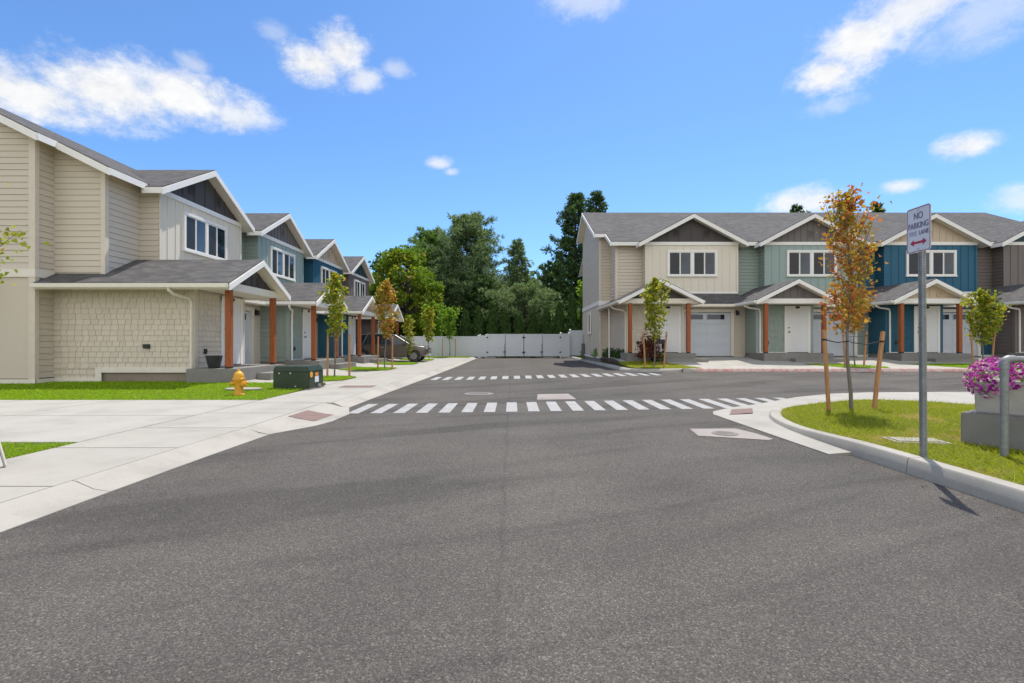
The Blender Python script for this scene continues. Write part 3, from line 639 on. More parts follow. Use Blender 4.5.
    for q in ((ge-.10, ge+.005, -lb, 3.33, PZ-ps*hw-.15, PZ-ps*hw-.03), (PU+hw+.005, PU+hw+.10, 1.45, 3.33, PZ-ps*hw-.15, PZ-ps*hw-.03), (-.58, UR-.72, 1.30, 1.41, 2.75, 2.875)):
        fbox(MB(), *q).build('gutter', m['trim'], root, bevel=.012)
    w = MB(); zt = PZ-ps*hw-.15; dv = VE+.09 if not first else VE-.02
    du = UL+.12 if not first else UL-.085
    if first: w.tube([(ge-.04, -1.72, zt+.02), (ge-.03, -1.72, zt-.06), (ge+.12, -1.75, zt-.16), (du-.1, -dv, zt-.24), (du, -dv, zt-.36), (du, -dv, .40), (du, -dv, .14), (du-.0, -dv-.0, .10)], .042, 8)
    else: w.tube([(ge-.04, -2.3, zt+.02), (ge-.02, -2.3, zt-.08), (ge+.2, -2.22, zt-.14), (du-.08, -dv-.06, zt-.2), (du, -dv, zt-.34), (du, -dv, .52), (du+.0, -dv-.1, .42)], .04, 8)
    w.build('downspout', m['trim'], root, smooth=True)
    # --- porch
    w = MB(); fbox(w, -4.05, -.98, VE+.0, 3.33, -.15, .55); w.build('porch_floor', conc_dark, root, bevel=.012)
    fbox(MB(), -2.9, -.6, 3.335, 3.75, -.15, .33 if side else .36).build('step', conc_dark, root, bevel=.012); fbox(MB(), -.975, -.55, 1.2, 3.33, -.15, .34).build('step', conc_dark if side else concrete, root, bevel=.012)
    w = MB(); fbox(w, PU-hw+.13, PU+hw-.13, 2.93, 3.12, 2.78, 2.985); fbox(w, PU-hw+.02, PU+hw-.02, 2.95, 3.10, 2.76, 2.90); fbox(w, PU-hw+.15, PU-hw+.27, VE+.03, 2.93, 2.78, 2.9); fbox(w, PU+hw-.27, PU+hw-.15, 1.3, 2.93, 2.78, 2.9); w.build('porch_beam', white if k else cream, root)
    w = MB(); fbox(w, PU-hw+.1, PU+hw-.1, VE+.05, 2.93, 2.80, 2.82); w.build('porch_ceiling', cream, root)
    for u in (-3.83, -1.23):
        w = MB(); fbox(w, u-.08, u+.08, 2.95, 3.11, .60, 2.78); po = w.build('post', cedar, root, bevel=.008)
        w = MB(); fbox(w, u-.075, u+.075, 2.955, 3.105, .551, .6); w.build('post_base', black, po)
    # --- front door
    w = MB(); fbox(w, -2.42, -2.30, VE+.026, VE+.06, .55, 2.72); fbox(w, -1.33, -1.21, VE+.026, VE+.06, .55, 2.72); fbox(w, -2.42, -1.21, VE+.026, VE+.065, 2.60, 2.73); fr = None
    dmb = MB(); fbox(dmb, -2.30, -1.33, VE+.02, VE+.045, .57, 2.60); d = dmb.build('front_door', doorw, root); w.build('door_frame', white, d)
    w = MB(); fbox(w, -2.30, -1.33, VE+.045, VE+.09, .552, .575); w.build('threshold', black, d)
    w = MB(); w.lathe([(.028, 0), (.03, .01), (.012, .02), (.012, .045), (.03, .05), (.033, .065), (.02, .08)], 12); o = w.build('handle', black, d, True); o.location = (-2.22, -(VE+.045), 1.52); o.rotation_euler = (rad(90), 0, 0)
    w = MB(); w.lathe([(.03, 0), (.03, .02), (.02, .024)], 12); o = w.build('deadbolt', black, d, True); o.location = (-2.22, -(VE+.045), 1.72); o.rotation_euler = (rad(90), 0, 0)
    w = MB(); w.lathe([(.11, 0), (.11, .012), (.1, .016)], 20); o = w.build('number_plate', P('dark_plaque', (.07, .05, .04), .5), d, True); o.location = (-1.82, -(VE+.066), 2.665); o.rotation_euler = (rad(90), 0, 0); o.scale = (1, .5, 1)
    # --- garage door
    w = MB(); fbox(w, -.84, 1.64, .69, .715, .36, 2.5)
    for q in range(4):
        z0 = .36+q*.535; fbox(w, -.84, 1.64, .70, .74, z0+.006, z0+.529)
        if q < 3:
            for c in range(4): fbox(w, -.84+.62*c+.07, -.84+.62*c+.55, .74, .748, z0+.1, z0+.44)
    g = w.build('garage_door', garw, root, bevel=.006)
    w = MB(); fbox(w, -.98, -.84, .70, .85, .36, 2.52); fbox(w, 1.64, 1.78, .70, .85, .36, 2.52); fbox(w, -.98, 1.78, .70, .86, 2.52, 2.67); w.build('garage_frame', white if k else cream, g)
    for a in (-.55, .5):
        w = MB(); fbox(w, a, a+.85, .741, .752, 2.16, 2.40); w.build('pane', glass, g)
        w = MB(); fbox(w, a-.03, a+.88, .741, .76, 2.40, 2.43); fbox(w, a-.03, a+.88, .741, .76, 2.13, 2.16); fbox(w, a-.03, a, .741, .76, 2.16, 2.40); fbox(w, a+.85, a+.88, .741, .76, 2.16, 2.40); w.build('pane_frame', garw, g)
    w = MB(); fbox(w, 1.88, 1.98, .822, .84, 2.36, 2.6); w.lathe([(.05, 0), (.075, .02), (.07, .16), (.045, .2), (.01, .21)], 14, (1.93, -.92, 2.36)); w.build('wall_lamp', black, root)
    w = MB(); fbox(w, -3.28, -3.16, VE+.026, VE+.06, .95, 1.1); w.build('hose_tap', black, root)
    # --- upper window
    window(root, front(.0), .03, 4.36, 5.70, 2.53)
    if first and side: window(root, leftf(-4.325), -5.3, 1.55, 2.85, .95, 1)
    if first and not side:
        w = MB(); fbox(w, UL-.09, UL-.028, .55, .72, 1.12, 1.24); w.build('wall_outlet', black, root)
        w = MB(); slope(w, MB(), [(-6.2, 6.4, 3.5), (-4.45, 6.4, 3.5), (-4.45, 3.55, 3.3), (-6.2, 3.55, 3.3)]); sc_ = w.build('side_canopy', roof_side, root)
        w = MB(); w.box(-6.15, -4.45, 3.6, 6.3, 3.02, 3.24); w.box(-6.24, -4.42, 3.42, 3.56, 3.10, 3.25); w.build('canopy_fascia', white, sc_)
        w = MB(); w.tube([(-3.3, 4.2, rz(-4.2)-.05), (-3.3, 4.2, rz(-4.2)+.55)], .03, 8); w.lathe([(.11, 0), (.05, .1)], 12, (-3.3, 4.2, rz(-4.2)-.03)); w.build('roof_vent_pipe', galv, root)
    return root
lab = [['beige townhouse with dark brown gables, nearest on the left of the street', 'sage green townhouse, second along the row on the left of the street', 'deep blue townhouse with tan gables behind the green one on the left', 'brown grey townhouse at the far end of the left row by the fence'],
       ['beige townhouse with dark brown gables, facing us beside the white fence', 'sage green townhouse with taupe gables in the row facing us', 'deep blue townhouse with tan gables in the row facing us behind the sign', 'brown grey townhouse with dark teal gable at the right end of the facing row']]
for k in range(4):
    townhouse((-11.05, 18.0+6.05*k, 0), rad(90), k, lab[0][k], 'townhouses in the left row', k == 0, k == 3, 0, k == 0)
    townhouse((9.1+6.05*k, 25.35, .25), 0, k, lab[1][k], 'townhouses in the row facing us', k == 0, k == 3, 1, False)

# ------------------------------------------------------------------ fence and gates at the end of the street
FY = 40.6
def fence_run(x0, x1, z0, h, label, y=FY, n=None):
    t = thing('vinyl_fence', label, 'fence', (x0, y, z0)); L = x1-x0; n = n or max(1, round(L/2.3)); p = MB()
    for k in range(n):
        a, b = L*k/n+.06, L*(k+1)/n-.06; p.box(a, b, -.025, .025, .18, h-.16)
        p.box(a, b, -.04, .04, h-.17, h-.04); p.box(a, b, -.04, .04, .05, .19)
        q = int((b-a)/.18)
        for j in range(1, q): p.box(a+(b-a)*j/q-.006, a+(b-a)*j/q+.006, -.03, -.0251, .19, h-.17)
    p.build('fence_panel', vinyl, t)
    for k in range(n+1):
        c = L*k/n; w = MB().box(c-.065, c+.065, -.065, .065, -.2, h); w.prism([(c-.005, -.005, h+.07), (c+.005, -.005, h+.07), (c+.005, .005, h+.07), (c-.005, .005, h+.07)], [(c-.085, -.085, h+.0), (c+.085, -.085, h), (c+.085, .085, h), (c-.085, .085, h)]); w.build('fence_post', vinyl, t)
fence_run(-16, -2.72, .05, 1.76, 'white vinyl fence running behind the car to the gate, left of it')
fence_run(-2.585, -2.1, .05, 1.82, 'narrow white fence filler between the long fence and the gates', n=1)
fence_run(3.95, 4.62, .05, 1.98, 'short white fence panel just right of the gates', n=1)
fence_run(4.75, 8.5, .15, 2.15, 'tall white fence panel beside the beige facing townhouse', 40.95, 1)
def gate(x0, label):
    t = thing('double_gate', label, 'gate', (x0, FY, .05), 0, 'double gates in the white fence')
    for k in (0, 1):
        a, b = 1.5*k+.02, 1.5*k+1.48; w = MB().box(a+.08, b-.08, -.025, .025, .2, 1.76)
        w.box(a, a+.09, -.045, .045, .09, 1.92); w.box(b-.09, b, -.045, .045, .09, 1.92); w.box(a+.09, b-.09, -.045, .045, 1.76, 1.9); w.box(a+.09, b-.09, -.045, .045, .09, .22)
        for j in range(1, 7): w.box(a+.09+(b-a-.18)*j/7-.006, a+.09+(b-a-.18)*j/7+.006, -.03, -.0251, .22, 1.76)
        lf = w.build('gate_leaf', vinyl, t); hx = a+.02 if k == 0 else b-.02
        for z in (.42, 1.62):
            h = MB().box(hx-.04 if k else hx-.06, hx+.06 if k else hx+.04, -.075, -.046, z-.06, z+.06); sg = -1 if k else 1; h.box(min(hx, hx+sg*.09), max(hx, hx+sg*.09), -.07, -.048, z-.03, z+.03); h.build('hinge', black, lf)
        if k == 0:
            h = MB().tube([(b-.02, -.07, .0), (b-.02, -.07, 1.1)], .014, 6); h.box(b-.05, b+.01, -.085, -.046, .4, .5); h.box(b-.16, b+.06, -.085, -.047, .42, .47); h.build('drop_rod', black, lf)
gate(-2.05, 'left white double gate in the fence at the end of the street'); gate(.96, 'right white double gate in the fence at the end of the street')
m = MB().box(-1.95, -1.2, 40.15, 40.4, .0, .12)
for x, l in ((-1.7, 'low concrete stop block at the foot of the left gate'), (2.9, 'low concrete stop block at the foot of the right gate')):
    m = MB().box(-.4, .4, -.1, .1, 0, .1); o = m.build('stop_block', conc_kerb, bevel=.02, label=l, category='stop block', group='stop blocks by the gates'); o.location = (x, 40.2, .0)

# ------------------------------------------------------------------ vegetation
def quads(pts, nrm, ax, ln, wd, fold=.25):
    """Leaf-shaped faces: centre pts, long axis ax, normal nrm."""
    pts = np.asarray(pts, float); ax = ax/np.linalg.norm(ax, axis=1, keepdims=True); b = np.cross(nrm, ax); b /= (np.linalg.norm(b, axis=1, keepdims=True)+1e-9); c = np.cross(ax, b)
    ln = np.asarray(ln).reshape(-1, 1); wd = np.asarray(wd).reshape(-1, 1)
    v0 = pts-ax*ln*.5; v2 = pts+ax*ln*.5; v1 = pts+b*wd*.5+c*wd*fold-ax*ln*.08; v3 = pts-b*wd*.5+c*wd*fold-ax*ln*.08
    V = np.stack([v0, v1, v2, v3], 1).reshape(-1, 3); n = len(pts); return V, np.arange(4*n).reshape(n, 4)
def leafmesh(name, V, F, mat, parent, **t):
    me = bpy.data.meshes.new(name); n = len(F); me.vertices.add(len(V)); me.vertices.foreach_set('co', V.astype(np.float32).ravel())
    me.loops.add(4*n); me.loops.foreach_set('vertex_index', F.astype(np.int32).ravel()); me.polygons.add(n)
    me.polygons.foreach_set('loop_start', np.arange(0, 4*n, 4, dtype=np.int32)); me.update(calc_edges=True); me.validate()
    return link(name, me, mat, parent, **t)
def rdir(rng, n): d = rng.normal(size=(n, 3)); return d/np.linalg.norm(d, axis=1, keepdims=True)
def young_tree(name, label, loc, h, cb, cr, nleaf, leaf, mat, seed, group=None, lean=0, spread=.6, prof=None, tr=.028, nb=26):
    """Small street tree: leader, ascending twigs, leaves set along each twig."""
    rng = np.random.default_rng(seed); t = thing(name, label, 'tree', loc, rng.uniform(0, 6), group)
    mb = MB(); tp = [np.array([lean*(max(z, 0)/h)**1.5+.03*math.sin(3*z+seed), .025*math.cos(2.3*z+seed), z]) for z in np.linspace(-.05, h*.97, 12)]
    mb.tube([tuple(p) for p in tp], [tr*(1-.85*i/11) for i in range(12)], 7)
    prof = prof or (lambda s: (math.sin(math.pi*min(1, s*.92+.10)))**.7)
    P_, A_ = [], []
    for k in range(nb):
        s = (k+rng.uniform(0, .8))/nb; z = cb+(h-cb)*s*.93; i = min(10, int((z+.05)/(h*.97+.05)*11)); f = (z+.05)/(h*.97+.05)*11-i; base = tp[i]*(1-f)+tp[i+1]*f
        R = cr*prof(s)*rng.uniform(.6, 1.12); a = k*2.4+rng.uniform(-.5, .5); up = R*rng.uniform(.7, 1.6)*spread*1.6
        if z+up > h: up = max(.02, h-z)
        end = base+np.array([math.cos(a)*R, math.sin(a)*R, up]); mid = base*.5+end*.5+np.array([math.cos(a)*R*.12, math.sin(a)*R*.12, -up*.1])
        mb.tube([tuple(base), tuple(mid), tuple(end)], [tr*.3*(1-.6*s), tr*.2, tr*.07], 4)
        m_ = max(3, int(nleaf/nb*(.5+R/cr*.75))); q = rng.uniform(.15, 1.05, m_)[:, None]
        pts = np.where(q < .5, base+(mid-base)*q*2, mid+(end-mid)*(q*2-1)); pts = pts+rng.normal(0, .05+.06*cr, (m_, 3))*np.array([1, 1, .8]); P_.append(pts)
    m_ = int(nleaf*.1); P_.append(np.stack([rng.normal(tp[-1][0], .06*cr+.02, m_), rng.normal(tp[-1][1], .06*cr+.02, m_), rng.uniform(h*.86, h, m_)], 1))
    pts = np.concatenate(P_); n = len(pts); nr = rdir(rng, n)+np.array([0, 0, .8]); ax = rdir(rng, n)+np.array([0, 0, -.45])
    mb.build('trunk', bark, t, True); s = leaf*rng.uniform(.65, 1.3, n); V, F = quads(pts, nr, ax, s*1.15, s); leafmesh('crown', V, F, mat, t); return t
def stake(label, loc, top, r=.03, strap=None, group='wooden tree stakes'):
    t = thing('tree_stake', label, 'stake', loc, 0, group); d = Vector(top)-Vector(loc)
    MB().tube([(0, 0, -.1), tuple(d*.5), tuple(d*.985), tuple(d)], [r, r, r, r*.8], 8).build('stake_pole', stakew, t, True)
    if strap is not None:
        q = Vector(strap)-Vector(loc); a = d*((q.z+.02)/d.z); w = MB()
        w.tube([tuple(a+Vector((0, -.001, -.0))), tuple(a.lerp(q, .5)+Vector((0, 0, -.04))), tuple(q)], .009, 5); w.lathe([(r+.008, 0), (r+.008, .03)], 10, tuple(a-Vector((0, 0, .015)))); w.build('strap', black, t)
lf_orange = mat_leaf('autumn_leaves', [(0, (.48, .08, .03)), (.35, (.62, .17, .05)), (.6, (.60, .26, .06)), (.8, (.42, .30, .05)), (1, (.26, .25, .045))], .5, (2.6, (.42, .30, .06)))
lf_orange2 = mat_leaf('amber_leaves', [(0, (.46, .13, .04)), (.4, (.52, .22, .04)), (.7, (.42, .30, .04)), (1, (.22, .24, .04))], .45, (1.5, (.34, .27, .04)))
lf_yg = mat_leaf('yellow_green_leaves', [(0, (.17, .23, .015)), (.5, (.28, .32, .025)), (.85, (.40, .37, .04)), (1, (.5, .3, .05))], .45)
lf_green = mat_leaf('fresh_green_leaves', [(0, (.09, .19, .015)), (.5, (.17, .31, .025)), (1, (.28, .40, .04))], .45)
lf_maple = mat_leaf('maple_leaves', [(0, (.10, .16, .012)), (.5, (.19, .27, .02)), (.85, (.32, .35, .03)), (1, (.40, .24, .05))], .45, (.35, (.13, .22, .02)))
lf_pine = mat_leaf('pine_needles', [(0, (.05, .11, .03)), (.5, (.14, .25, .06)), (1, (.32, .46, .12))], .3, None, .65)
lf_blue = mat_leaf('grey_green_needles', [(0, (.05, .085, .04)), (.5, (.15, .22, .10)), (1, (.36, .46, .22))], .3, None, .65)
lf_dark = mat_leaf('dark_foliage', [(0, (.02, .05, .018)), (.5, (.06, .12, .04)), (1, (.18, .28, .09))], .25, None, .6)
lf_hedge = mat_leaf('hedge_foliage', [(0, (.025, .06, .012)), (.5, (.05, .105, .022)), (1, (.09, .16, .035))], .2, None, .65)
lf_red = mat_leaf('red_maple_leaves', [(0, (.09, .015, .012)), (.6, (.17, .035, .02)), (1, (.10, .09, .03))], .3)
# street trees on the left
lt = [('small green tree in the grass strip before the green left townhouse', (-5.9, 16.7), 3.5, 1.25, .42, 1050, .09, lf_yg, .8), ('amber young tree along the left walk before the parked car', (-5.55, 21.9), 3.9, 1.25, .5, 950, .11, lf_orange2, .8),
      ('thin pale young tree in front of the parked car nose', (-6.05, 29.6), 2.75, .35, .36, 480, .10, lf_yg, 1.2), ('yellow green young tree beyond the parked car', (-5.75, 34.5), 3.6, 1.1, .5, 750, .13, lf_yg, .8), ('bright green young tree against the white fence', (-4.85, 38.9), 3.8, 1.4, .75, 1000, .15, lf_green, .7)]
for i, (l, (x, y), h, cb, cr, nl, ls, mt, sp_) in enumerate(lt): young_tree('young_tree', l, (x, y, .13), h, cb, cr, nl, ls, mt, 40+i, 'young street trees', 0, sp_, tr=.03)
for (x, y), l in (((-6.15, 16.65), 'left stake of the small green tree on the left strip'), ((-5.45, 16.75), 'right stake of the small green tree on the left strip'), ((-5.85, 21.8), 'left stake of the amber tree'), ((-5.25, 21.9), 'right stake of the amber tree'),
                  ((-5.4, 38.8), 'left stake of the bright green tree by the fence'), ((-4.4, 38.8), 'right stake of the bright green tree by the fence')):
    stake(l, (x, y, .12), (x+.02, y, 1.55), .035)
# right: orange tree on the island, three young trees before the facing row
oz = zi(5.83, 8.55)
young_tree('young_tree', 'tall narrow orange leaved tree between two stakes on the island', (5.80, 8.6, oz), 3.72, 1.25, .36, 1850, .06, lf_orange, 61, 'young street trees', .0, .95, lambda s: .72+.32*math.sin(math.pi*min(1, s*1.0+.12))-.25*max(0, s-.7)*2, .034, 44)
stake('left leaning stake of the orange tree on the island', (5.42, 8.55, oz), (5.30, 8.5, oz+1.36), .034, (5.83, 8.6, oz+1.18)); stake('right leaning stake of the orange tree on the island', (6.18, 8.55, oz), (6.42, 8.65, oz+1.34), .036, (5.83, 8.6, oz+1.15))
for i, (l, x, y, h, cb, cr, nl, ls, mt) in enumerate([('olive green young tree before the beige facing townhouse', 5.75, 20.2, 3.55, 1.1, .56, 1150, .105, lf_yg), ('reddish young tree half hidden behind the orange island tree', 13.9, 20.3, 3.0, 1.3, .7, 900, .11, lf_orange),
                                                  ('fresh green young tree right of the sign post before the blue townhouse', 19.0, 20.2, 3.05, .85, .66, 1300, .115, lf_yg)]):
    z = yard(x, y); young_tree('young_tree', l, (x, y, z), h, cb, cr, nl, ls, mt, 80+i, 'young street trees', 0, .6, tr=.03)
    w = ('olive green', 'reddish', 'fresh green')[i]
    stake('left stake of the %s tree before the facing row' % w, (x-.36, y, z), (x-.46, y, z+1.4), .035, (x, y, z+1.2)); stake('right stake of the %s tree before the facing row' % w, (x+.38, y, z), (x+.5, y, z+1.4), .035, (x, y, z+1.2))
young_tree('young_tree', 'yellow green tree reaching into the left edge of the view', (-6.62, 5.55, .09), 3.3, 1.15, .86, 1300, .06, lf_yg, 97, 'young street trees', 0, .35)

def big_tree(name, label, loc, h, cb, rx, nl, leaf, mat, seed, clumps=60, group='trees beyond the fence'):
    """Broadleaf tree: forked limbs ending in uneven leaf clumps."""
    rng = np.random.default_rng(seed); t = thing(name, label, 'tree', loc, 0, group); mb = MB()
    mb.tube([(0, 0, -.2), (.1, 0, h*.25), (.0, .1, h*.5), (.1, 0, h*.85)], [h*.028, h*.022, h*.016, h*.004], 9); P_ = []
    for k in range(clumps):
        s = rng.uniform(0, 1); z = cb+(h-cb)*s; R = rx*(math.sin(math.pi*(.16+.80*s))**.75)*rng.uniform(.35, 1.0)**.6; a = rng.uniform(0, 6.283)
        c = np.array([math.cos(a)*R, math.sin(a)*R, z]); st_ = np.array([.05, .03, max(h*.15, z-R*.75)])
        mb.tube([tuple(st_), tuple(st_*.45+c*.55+np.array([0, 0, -.15])), tuple(c)], [h*.008, h*.004, h*.0012], 5)
        n = int(nl/clumps*rng.uniform(.5, 1.5)); q = rdir(rng, n)*(rng.uniform(.25, 1, (n, 1))**.6)*rx*rng.uniform(.2, .36)*np.array([1, 1, .72]); P_.append(c+q)
    pts = np.concatenate(P_); n = len(pts); s = leaf*rng.uniform(.6, 1.35, n); V, F = quads(pts, rdir(rng, n)+np.array([0, 0, .9]), rdir(rng, n)+np.array([0, 0, -.4]), s*1.15, s)
    mb.build('trunk', bark_d, t, True); leafmesh('crown', V, F, mat, t); return t
def conifer(name, label, loc, h, rfun, nbr, nt, mat, seed, z0=.12, ln=.42, wd=.11, up=.12, group='trees beyond the fence', rx=1.0, tufts=9, tuft=.28):
    """Pine or fir: whorls of boughs carrying needle tufts, with gaps between boughs."""
    rng = np.random.default_rng(seed); t = thing(name, label, 'tree', loc, 0, group); mb = MB()
    mb.tube([(0, 0, -.2), (.08, .05, h*.4), (-.05, 0, h*.75), (0, 0, h*.985)], [h*.02, h*.014, h*.007, h*.0015], 8); C, D = [], []
    for k in range(nbr):
        s = z0+(1-z0)*((k+rng.uniform(0, 1))/nbr); z = h*s; R = rfun(s)*(rng.uniform(.5, 1.0) if rng.random() < .7 else rng.uniform(.95, 1.3)); a = k*2.39996+rng.uniform(-.35, .35)
        d = np.array([math.cos(a)*rx, math.sin(a), 0]); base = np.array([0, 0, z*.985]); dr = rng.uniform(-.18, .12)+up*s
        pts = [base+d*R*q+np.array([0, 0, R*(dr*q+.22*q*q)]) for q in (0, .35, .7, 1.)]
        mb.tube([tuple(p) for p in pts], [.012*h*(1-s)+.02, .008*h*(1-s)+.015, .02, .008], 5)
        n = max(3, int(nt*(.35+R/ max(rfun(.3), .1)*.75)))
        for q in rng.uniform(.28, 1.03, n):
            p = base+d*R*q+np.array([0, 0, R*(dr*q+.22*q*q)])+rng.normal(0, .065*R+.06, 3)*np.array([1, 1, .36]); C.append(p); D.append(d+np.array([0, 0, .5]))
    C.append(np.array([0, 0, h*.97])); D.append(np.array([0, 0, 1.])); C = np.array(C); D = np.array(D)
    C = np.repeat(C, tufts, 0); D = np.repeat(D, tufts, 0); n = len(C); ax = rdir(rng, n)*.9+D*.75; ax /= np.linalg.norm(ax, axis=1, keepdims=True)
    pts = C+ax*tuft*rng.uniform(.3, 1, (n, 1)); V, F = quads(pts, rdir(rng, n), ax, ln*rng.uniform(.6, 1.3, n), wd*rng.uniform(.7, 1.3, n))
    mb.build('trunk', bark_d, t, True); leafmesh('crown', V, F, mat, t); return t
big_tree('maple_tree', 'yellow green maple behind the fence beside the left row', (-9.6, 45.5, 0), 9.5, 1.6, 3.3, 14000, .24, lf_maple, 5, 95)
big_tree('maple_tree', 'darker maple rising behind the end of the left row', (-12.6, 50, 0), 9.8, 2.5, 2.6, 5000, .27, lf_dark, 6, 60)
young_tree('young_tree', 'leafy green sapling behind the fence in front of the maple', (-6.6, 42.2, 0), 4.6, .8, 1.3, 1800, .2, lf_green, 7, 'trees beyond the fence', 0, .6)
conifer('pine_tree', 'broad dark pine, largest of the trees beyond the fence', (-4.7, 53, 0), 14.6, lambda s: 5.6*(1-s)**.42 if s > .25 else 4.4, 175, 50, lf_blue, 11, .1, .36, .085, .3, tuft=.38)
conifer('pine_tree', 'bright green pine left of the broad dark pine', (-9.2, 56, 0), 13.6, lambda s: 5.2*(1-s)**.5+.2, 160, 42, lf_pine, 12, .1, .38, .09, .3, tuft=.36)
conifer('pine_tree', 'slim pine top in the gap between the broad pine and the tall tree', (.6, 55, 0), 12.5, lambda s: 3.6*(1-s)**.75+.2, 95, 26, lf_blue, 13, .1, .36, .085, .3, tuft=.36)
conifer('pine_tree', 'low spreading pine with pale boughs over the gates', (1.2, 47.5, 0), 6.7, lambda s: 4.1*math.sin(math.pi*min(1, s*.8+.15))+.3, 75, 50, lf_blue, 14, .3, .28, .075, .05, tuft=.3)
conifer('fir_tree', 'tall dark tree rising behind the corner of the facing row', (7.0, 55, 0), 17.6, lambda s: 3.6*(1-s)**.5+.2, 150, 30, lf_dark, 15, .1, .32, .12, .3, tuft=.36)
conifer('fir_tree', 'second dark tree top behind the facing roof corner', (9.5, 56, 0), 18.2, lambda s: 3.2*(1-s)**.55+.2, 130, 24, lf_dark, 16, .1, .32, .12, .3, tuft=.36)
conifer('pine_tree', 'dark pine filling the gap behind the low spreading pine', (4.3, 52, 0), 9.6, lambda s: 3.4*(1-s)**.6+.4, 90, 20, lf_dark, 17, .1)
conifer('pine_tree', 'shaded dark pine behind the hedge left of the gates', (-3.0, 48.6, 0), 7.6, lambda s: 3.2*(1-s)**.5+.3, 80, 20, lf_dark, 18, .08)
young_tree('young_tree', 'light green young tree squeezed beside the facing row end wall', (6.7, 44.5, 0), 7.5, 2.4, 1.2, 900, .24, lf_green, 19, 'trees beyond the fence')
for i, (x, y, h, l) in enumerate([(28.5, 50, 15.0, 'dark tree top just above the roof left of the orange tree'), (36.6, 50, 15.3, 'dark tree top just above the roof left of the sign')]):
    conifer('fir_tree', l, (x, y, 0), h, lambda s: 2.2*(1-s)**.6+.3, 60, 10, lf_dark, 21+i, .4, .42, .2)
def hedge_shrub(x, y, h, proto=[None], label=''):
    if proto[0] is None:
        rng = np.random.default_rng(77); t = thing('arborvitae', label, 'shrub', (x, y, 0), 0, 'columnar hedge shrubs behind the fence'); n = 2600
        s = rng.uniform(0, 1, n); R = .62*np.minimum(1, (s*6+.35))*np.power(1.0001-s, .42)*(.72+.34*rng.uniform(0, 1, n)); a = rng.uniform(0, 6.283, n)+.4*np.sin(s*25)
        pts = np.stack([R*np.cos(a), R*np.sin(a), s*4.2], 1); ax = np.stack([np.cos(a)*.5, np.sin(a)*.5, np.ones(n)], 1)+rdir(rng, n)*.45
        V, F = quads(pts, np.stack([np.cos(a), np.sin(a), .2+0*a], 1)+rdir(rng, n)*.5, ax, rng.uniform(.18, .36, n), rng.uniform(.07, .13, n)); leafmesh('crown', V, F, lf_hedge, t)
        MB().tube([(0, 0, -.1), (0, 0, 3.6)], [.07, .02], 6).build('trunk', bark_d, t); proto[0] = t
    else: t = copy_tree(proto[0])
    t.location = (x, y, 0); t.scale = (1, 1, h/4.2); t.rotation_euler = (0, 0, x*1.7); t['label'] = label
hx = [-5.2, -4.0, -2.9, -1.7, -.6, .6, 1.8, 3.0, 4.1, 5.2, 6.3, 7.4]; hh = [3.4, 4.0, 4.3, 4.6, 4.1, 3.6, 3.8, 4.2, 4.7, 5.4, 5.0, 4.8]
od = ['first', 'second', 'third', 'fourth', 'fifth', 'sixth', 'seventh', 'eighth', 'ninth', 'tenth', 'eleventh', 'last']
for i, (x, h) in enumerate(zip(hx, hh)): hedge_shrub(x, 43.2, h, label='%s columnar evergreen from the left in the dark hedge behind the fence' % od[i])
# far wood behind, reads as one mass
rng = np.random.default_rng(5); n = 15000; xx = rng.uniform(-34, 60, n); zz = rng.uniform(0, 1, n)
top = 7.0+1.6*np.sin(xx*.55)+1.1*np.sin(xx*1.3+1)+.6*np.sin(xx*2.9); top = np.where(xx > 14, top+2.2, top); top = np.where((xx > -11) & (xx < 9), top+1.6, top); top = np.where(xx < -12, top*.55, top)
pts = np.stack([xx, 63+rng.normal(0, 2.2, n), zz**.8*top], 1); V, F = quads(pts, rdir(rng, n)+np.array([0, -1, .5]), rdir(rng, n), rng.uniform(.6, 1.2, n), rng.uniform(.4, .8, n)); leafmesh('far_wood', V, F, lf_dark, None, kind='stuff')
# small plants
def shrub(name, label, cat, loc, rx, rzv, n, leaf, mat, seed, bx=None):
    rng = np.random.default_rng(seed); t = thing(name, label, cat, loc); mb = MB()
    for k in range(7): a = k*.9; mb.tube([(0, 0, -.05), (math.cos(a)*rx*.4, math.sin(a)*rx*.4, rzv*.6), (math.cos(a)*rx*.7, math.sin(a)*rx*.7, rzv*.95)], [.014, .01, .004], 5)
    mb.build('stem', bark, t); d = rdir(rng, n); d[:, 2] = np.abs(d[:, 2]); r = rng.uniform(.35, 1, (n, 1))**.5*(1+.18*np.sin(d[:, :1]*7+d[:, 1:2]*9)); pts = d*r*np.array([rx, rx, rzv])+np.array([0, 0, .03]); s = leaf*rng.uniform(.6, 1.3, n)
    V, F = quads(pts, rdir(rng, n)+d, rdir(rng, n), s*1.2, s*.7); leafmesh('foliage', V, F, mat, t); return t
shrub('shrub', 'red leaved shrub beside the porch of the beige facing townhouse', 'shrub', (5.85, 22.3-.8, .6), .48, .95, 900, .10, lf_red, 31)
for i, (x, y, r, h, l, mt) in enumerate([(5.05, 23.6, .35, .42, 'low dark shrub in the bed beside the facing row end wall', lf_hedge), (4.98, 25.6, .4, .45, 'rounded green shrub along the facing row end wall', lf_hedge), (4.98, 28.4, .45, .5, 'wide green shrub halfway along the facing row end wall', lf_green), (4.98, 33.5, .45, .55, 'yellow green shrub near the tall fence panel', lf_green), (6.4, 21.8, .3, .35, 'small dark shrub at the foot of the red shrub', lf_hedge)]):
    shrub('shrub', l, 'shrub', (x, y, yard(x, y)*(1-.5*ss(26, 34, y))-.02), r, h, 420, .09, mt, 32+i)

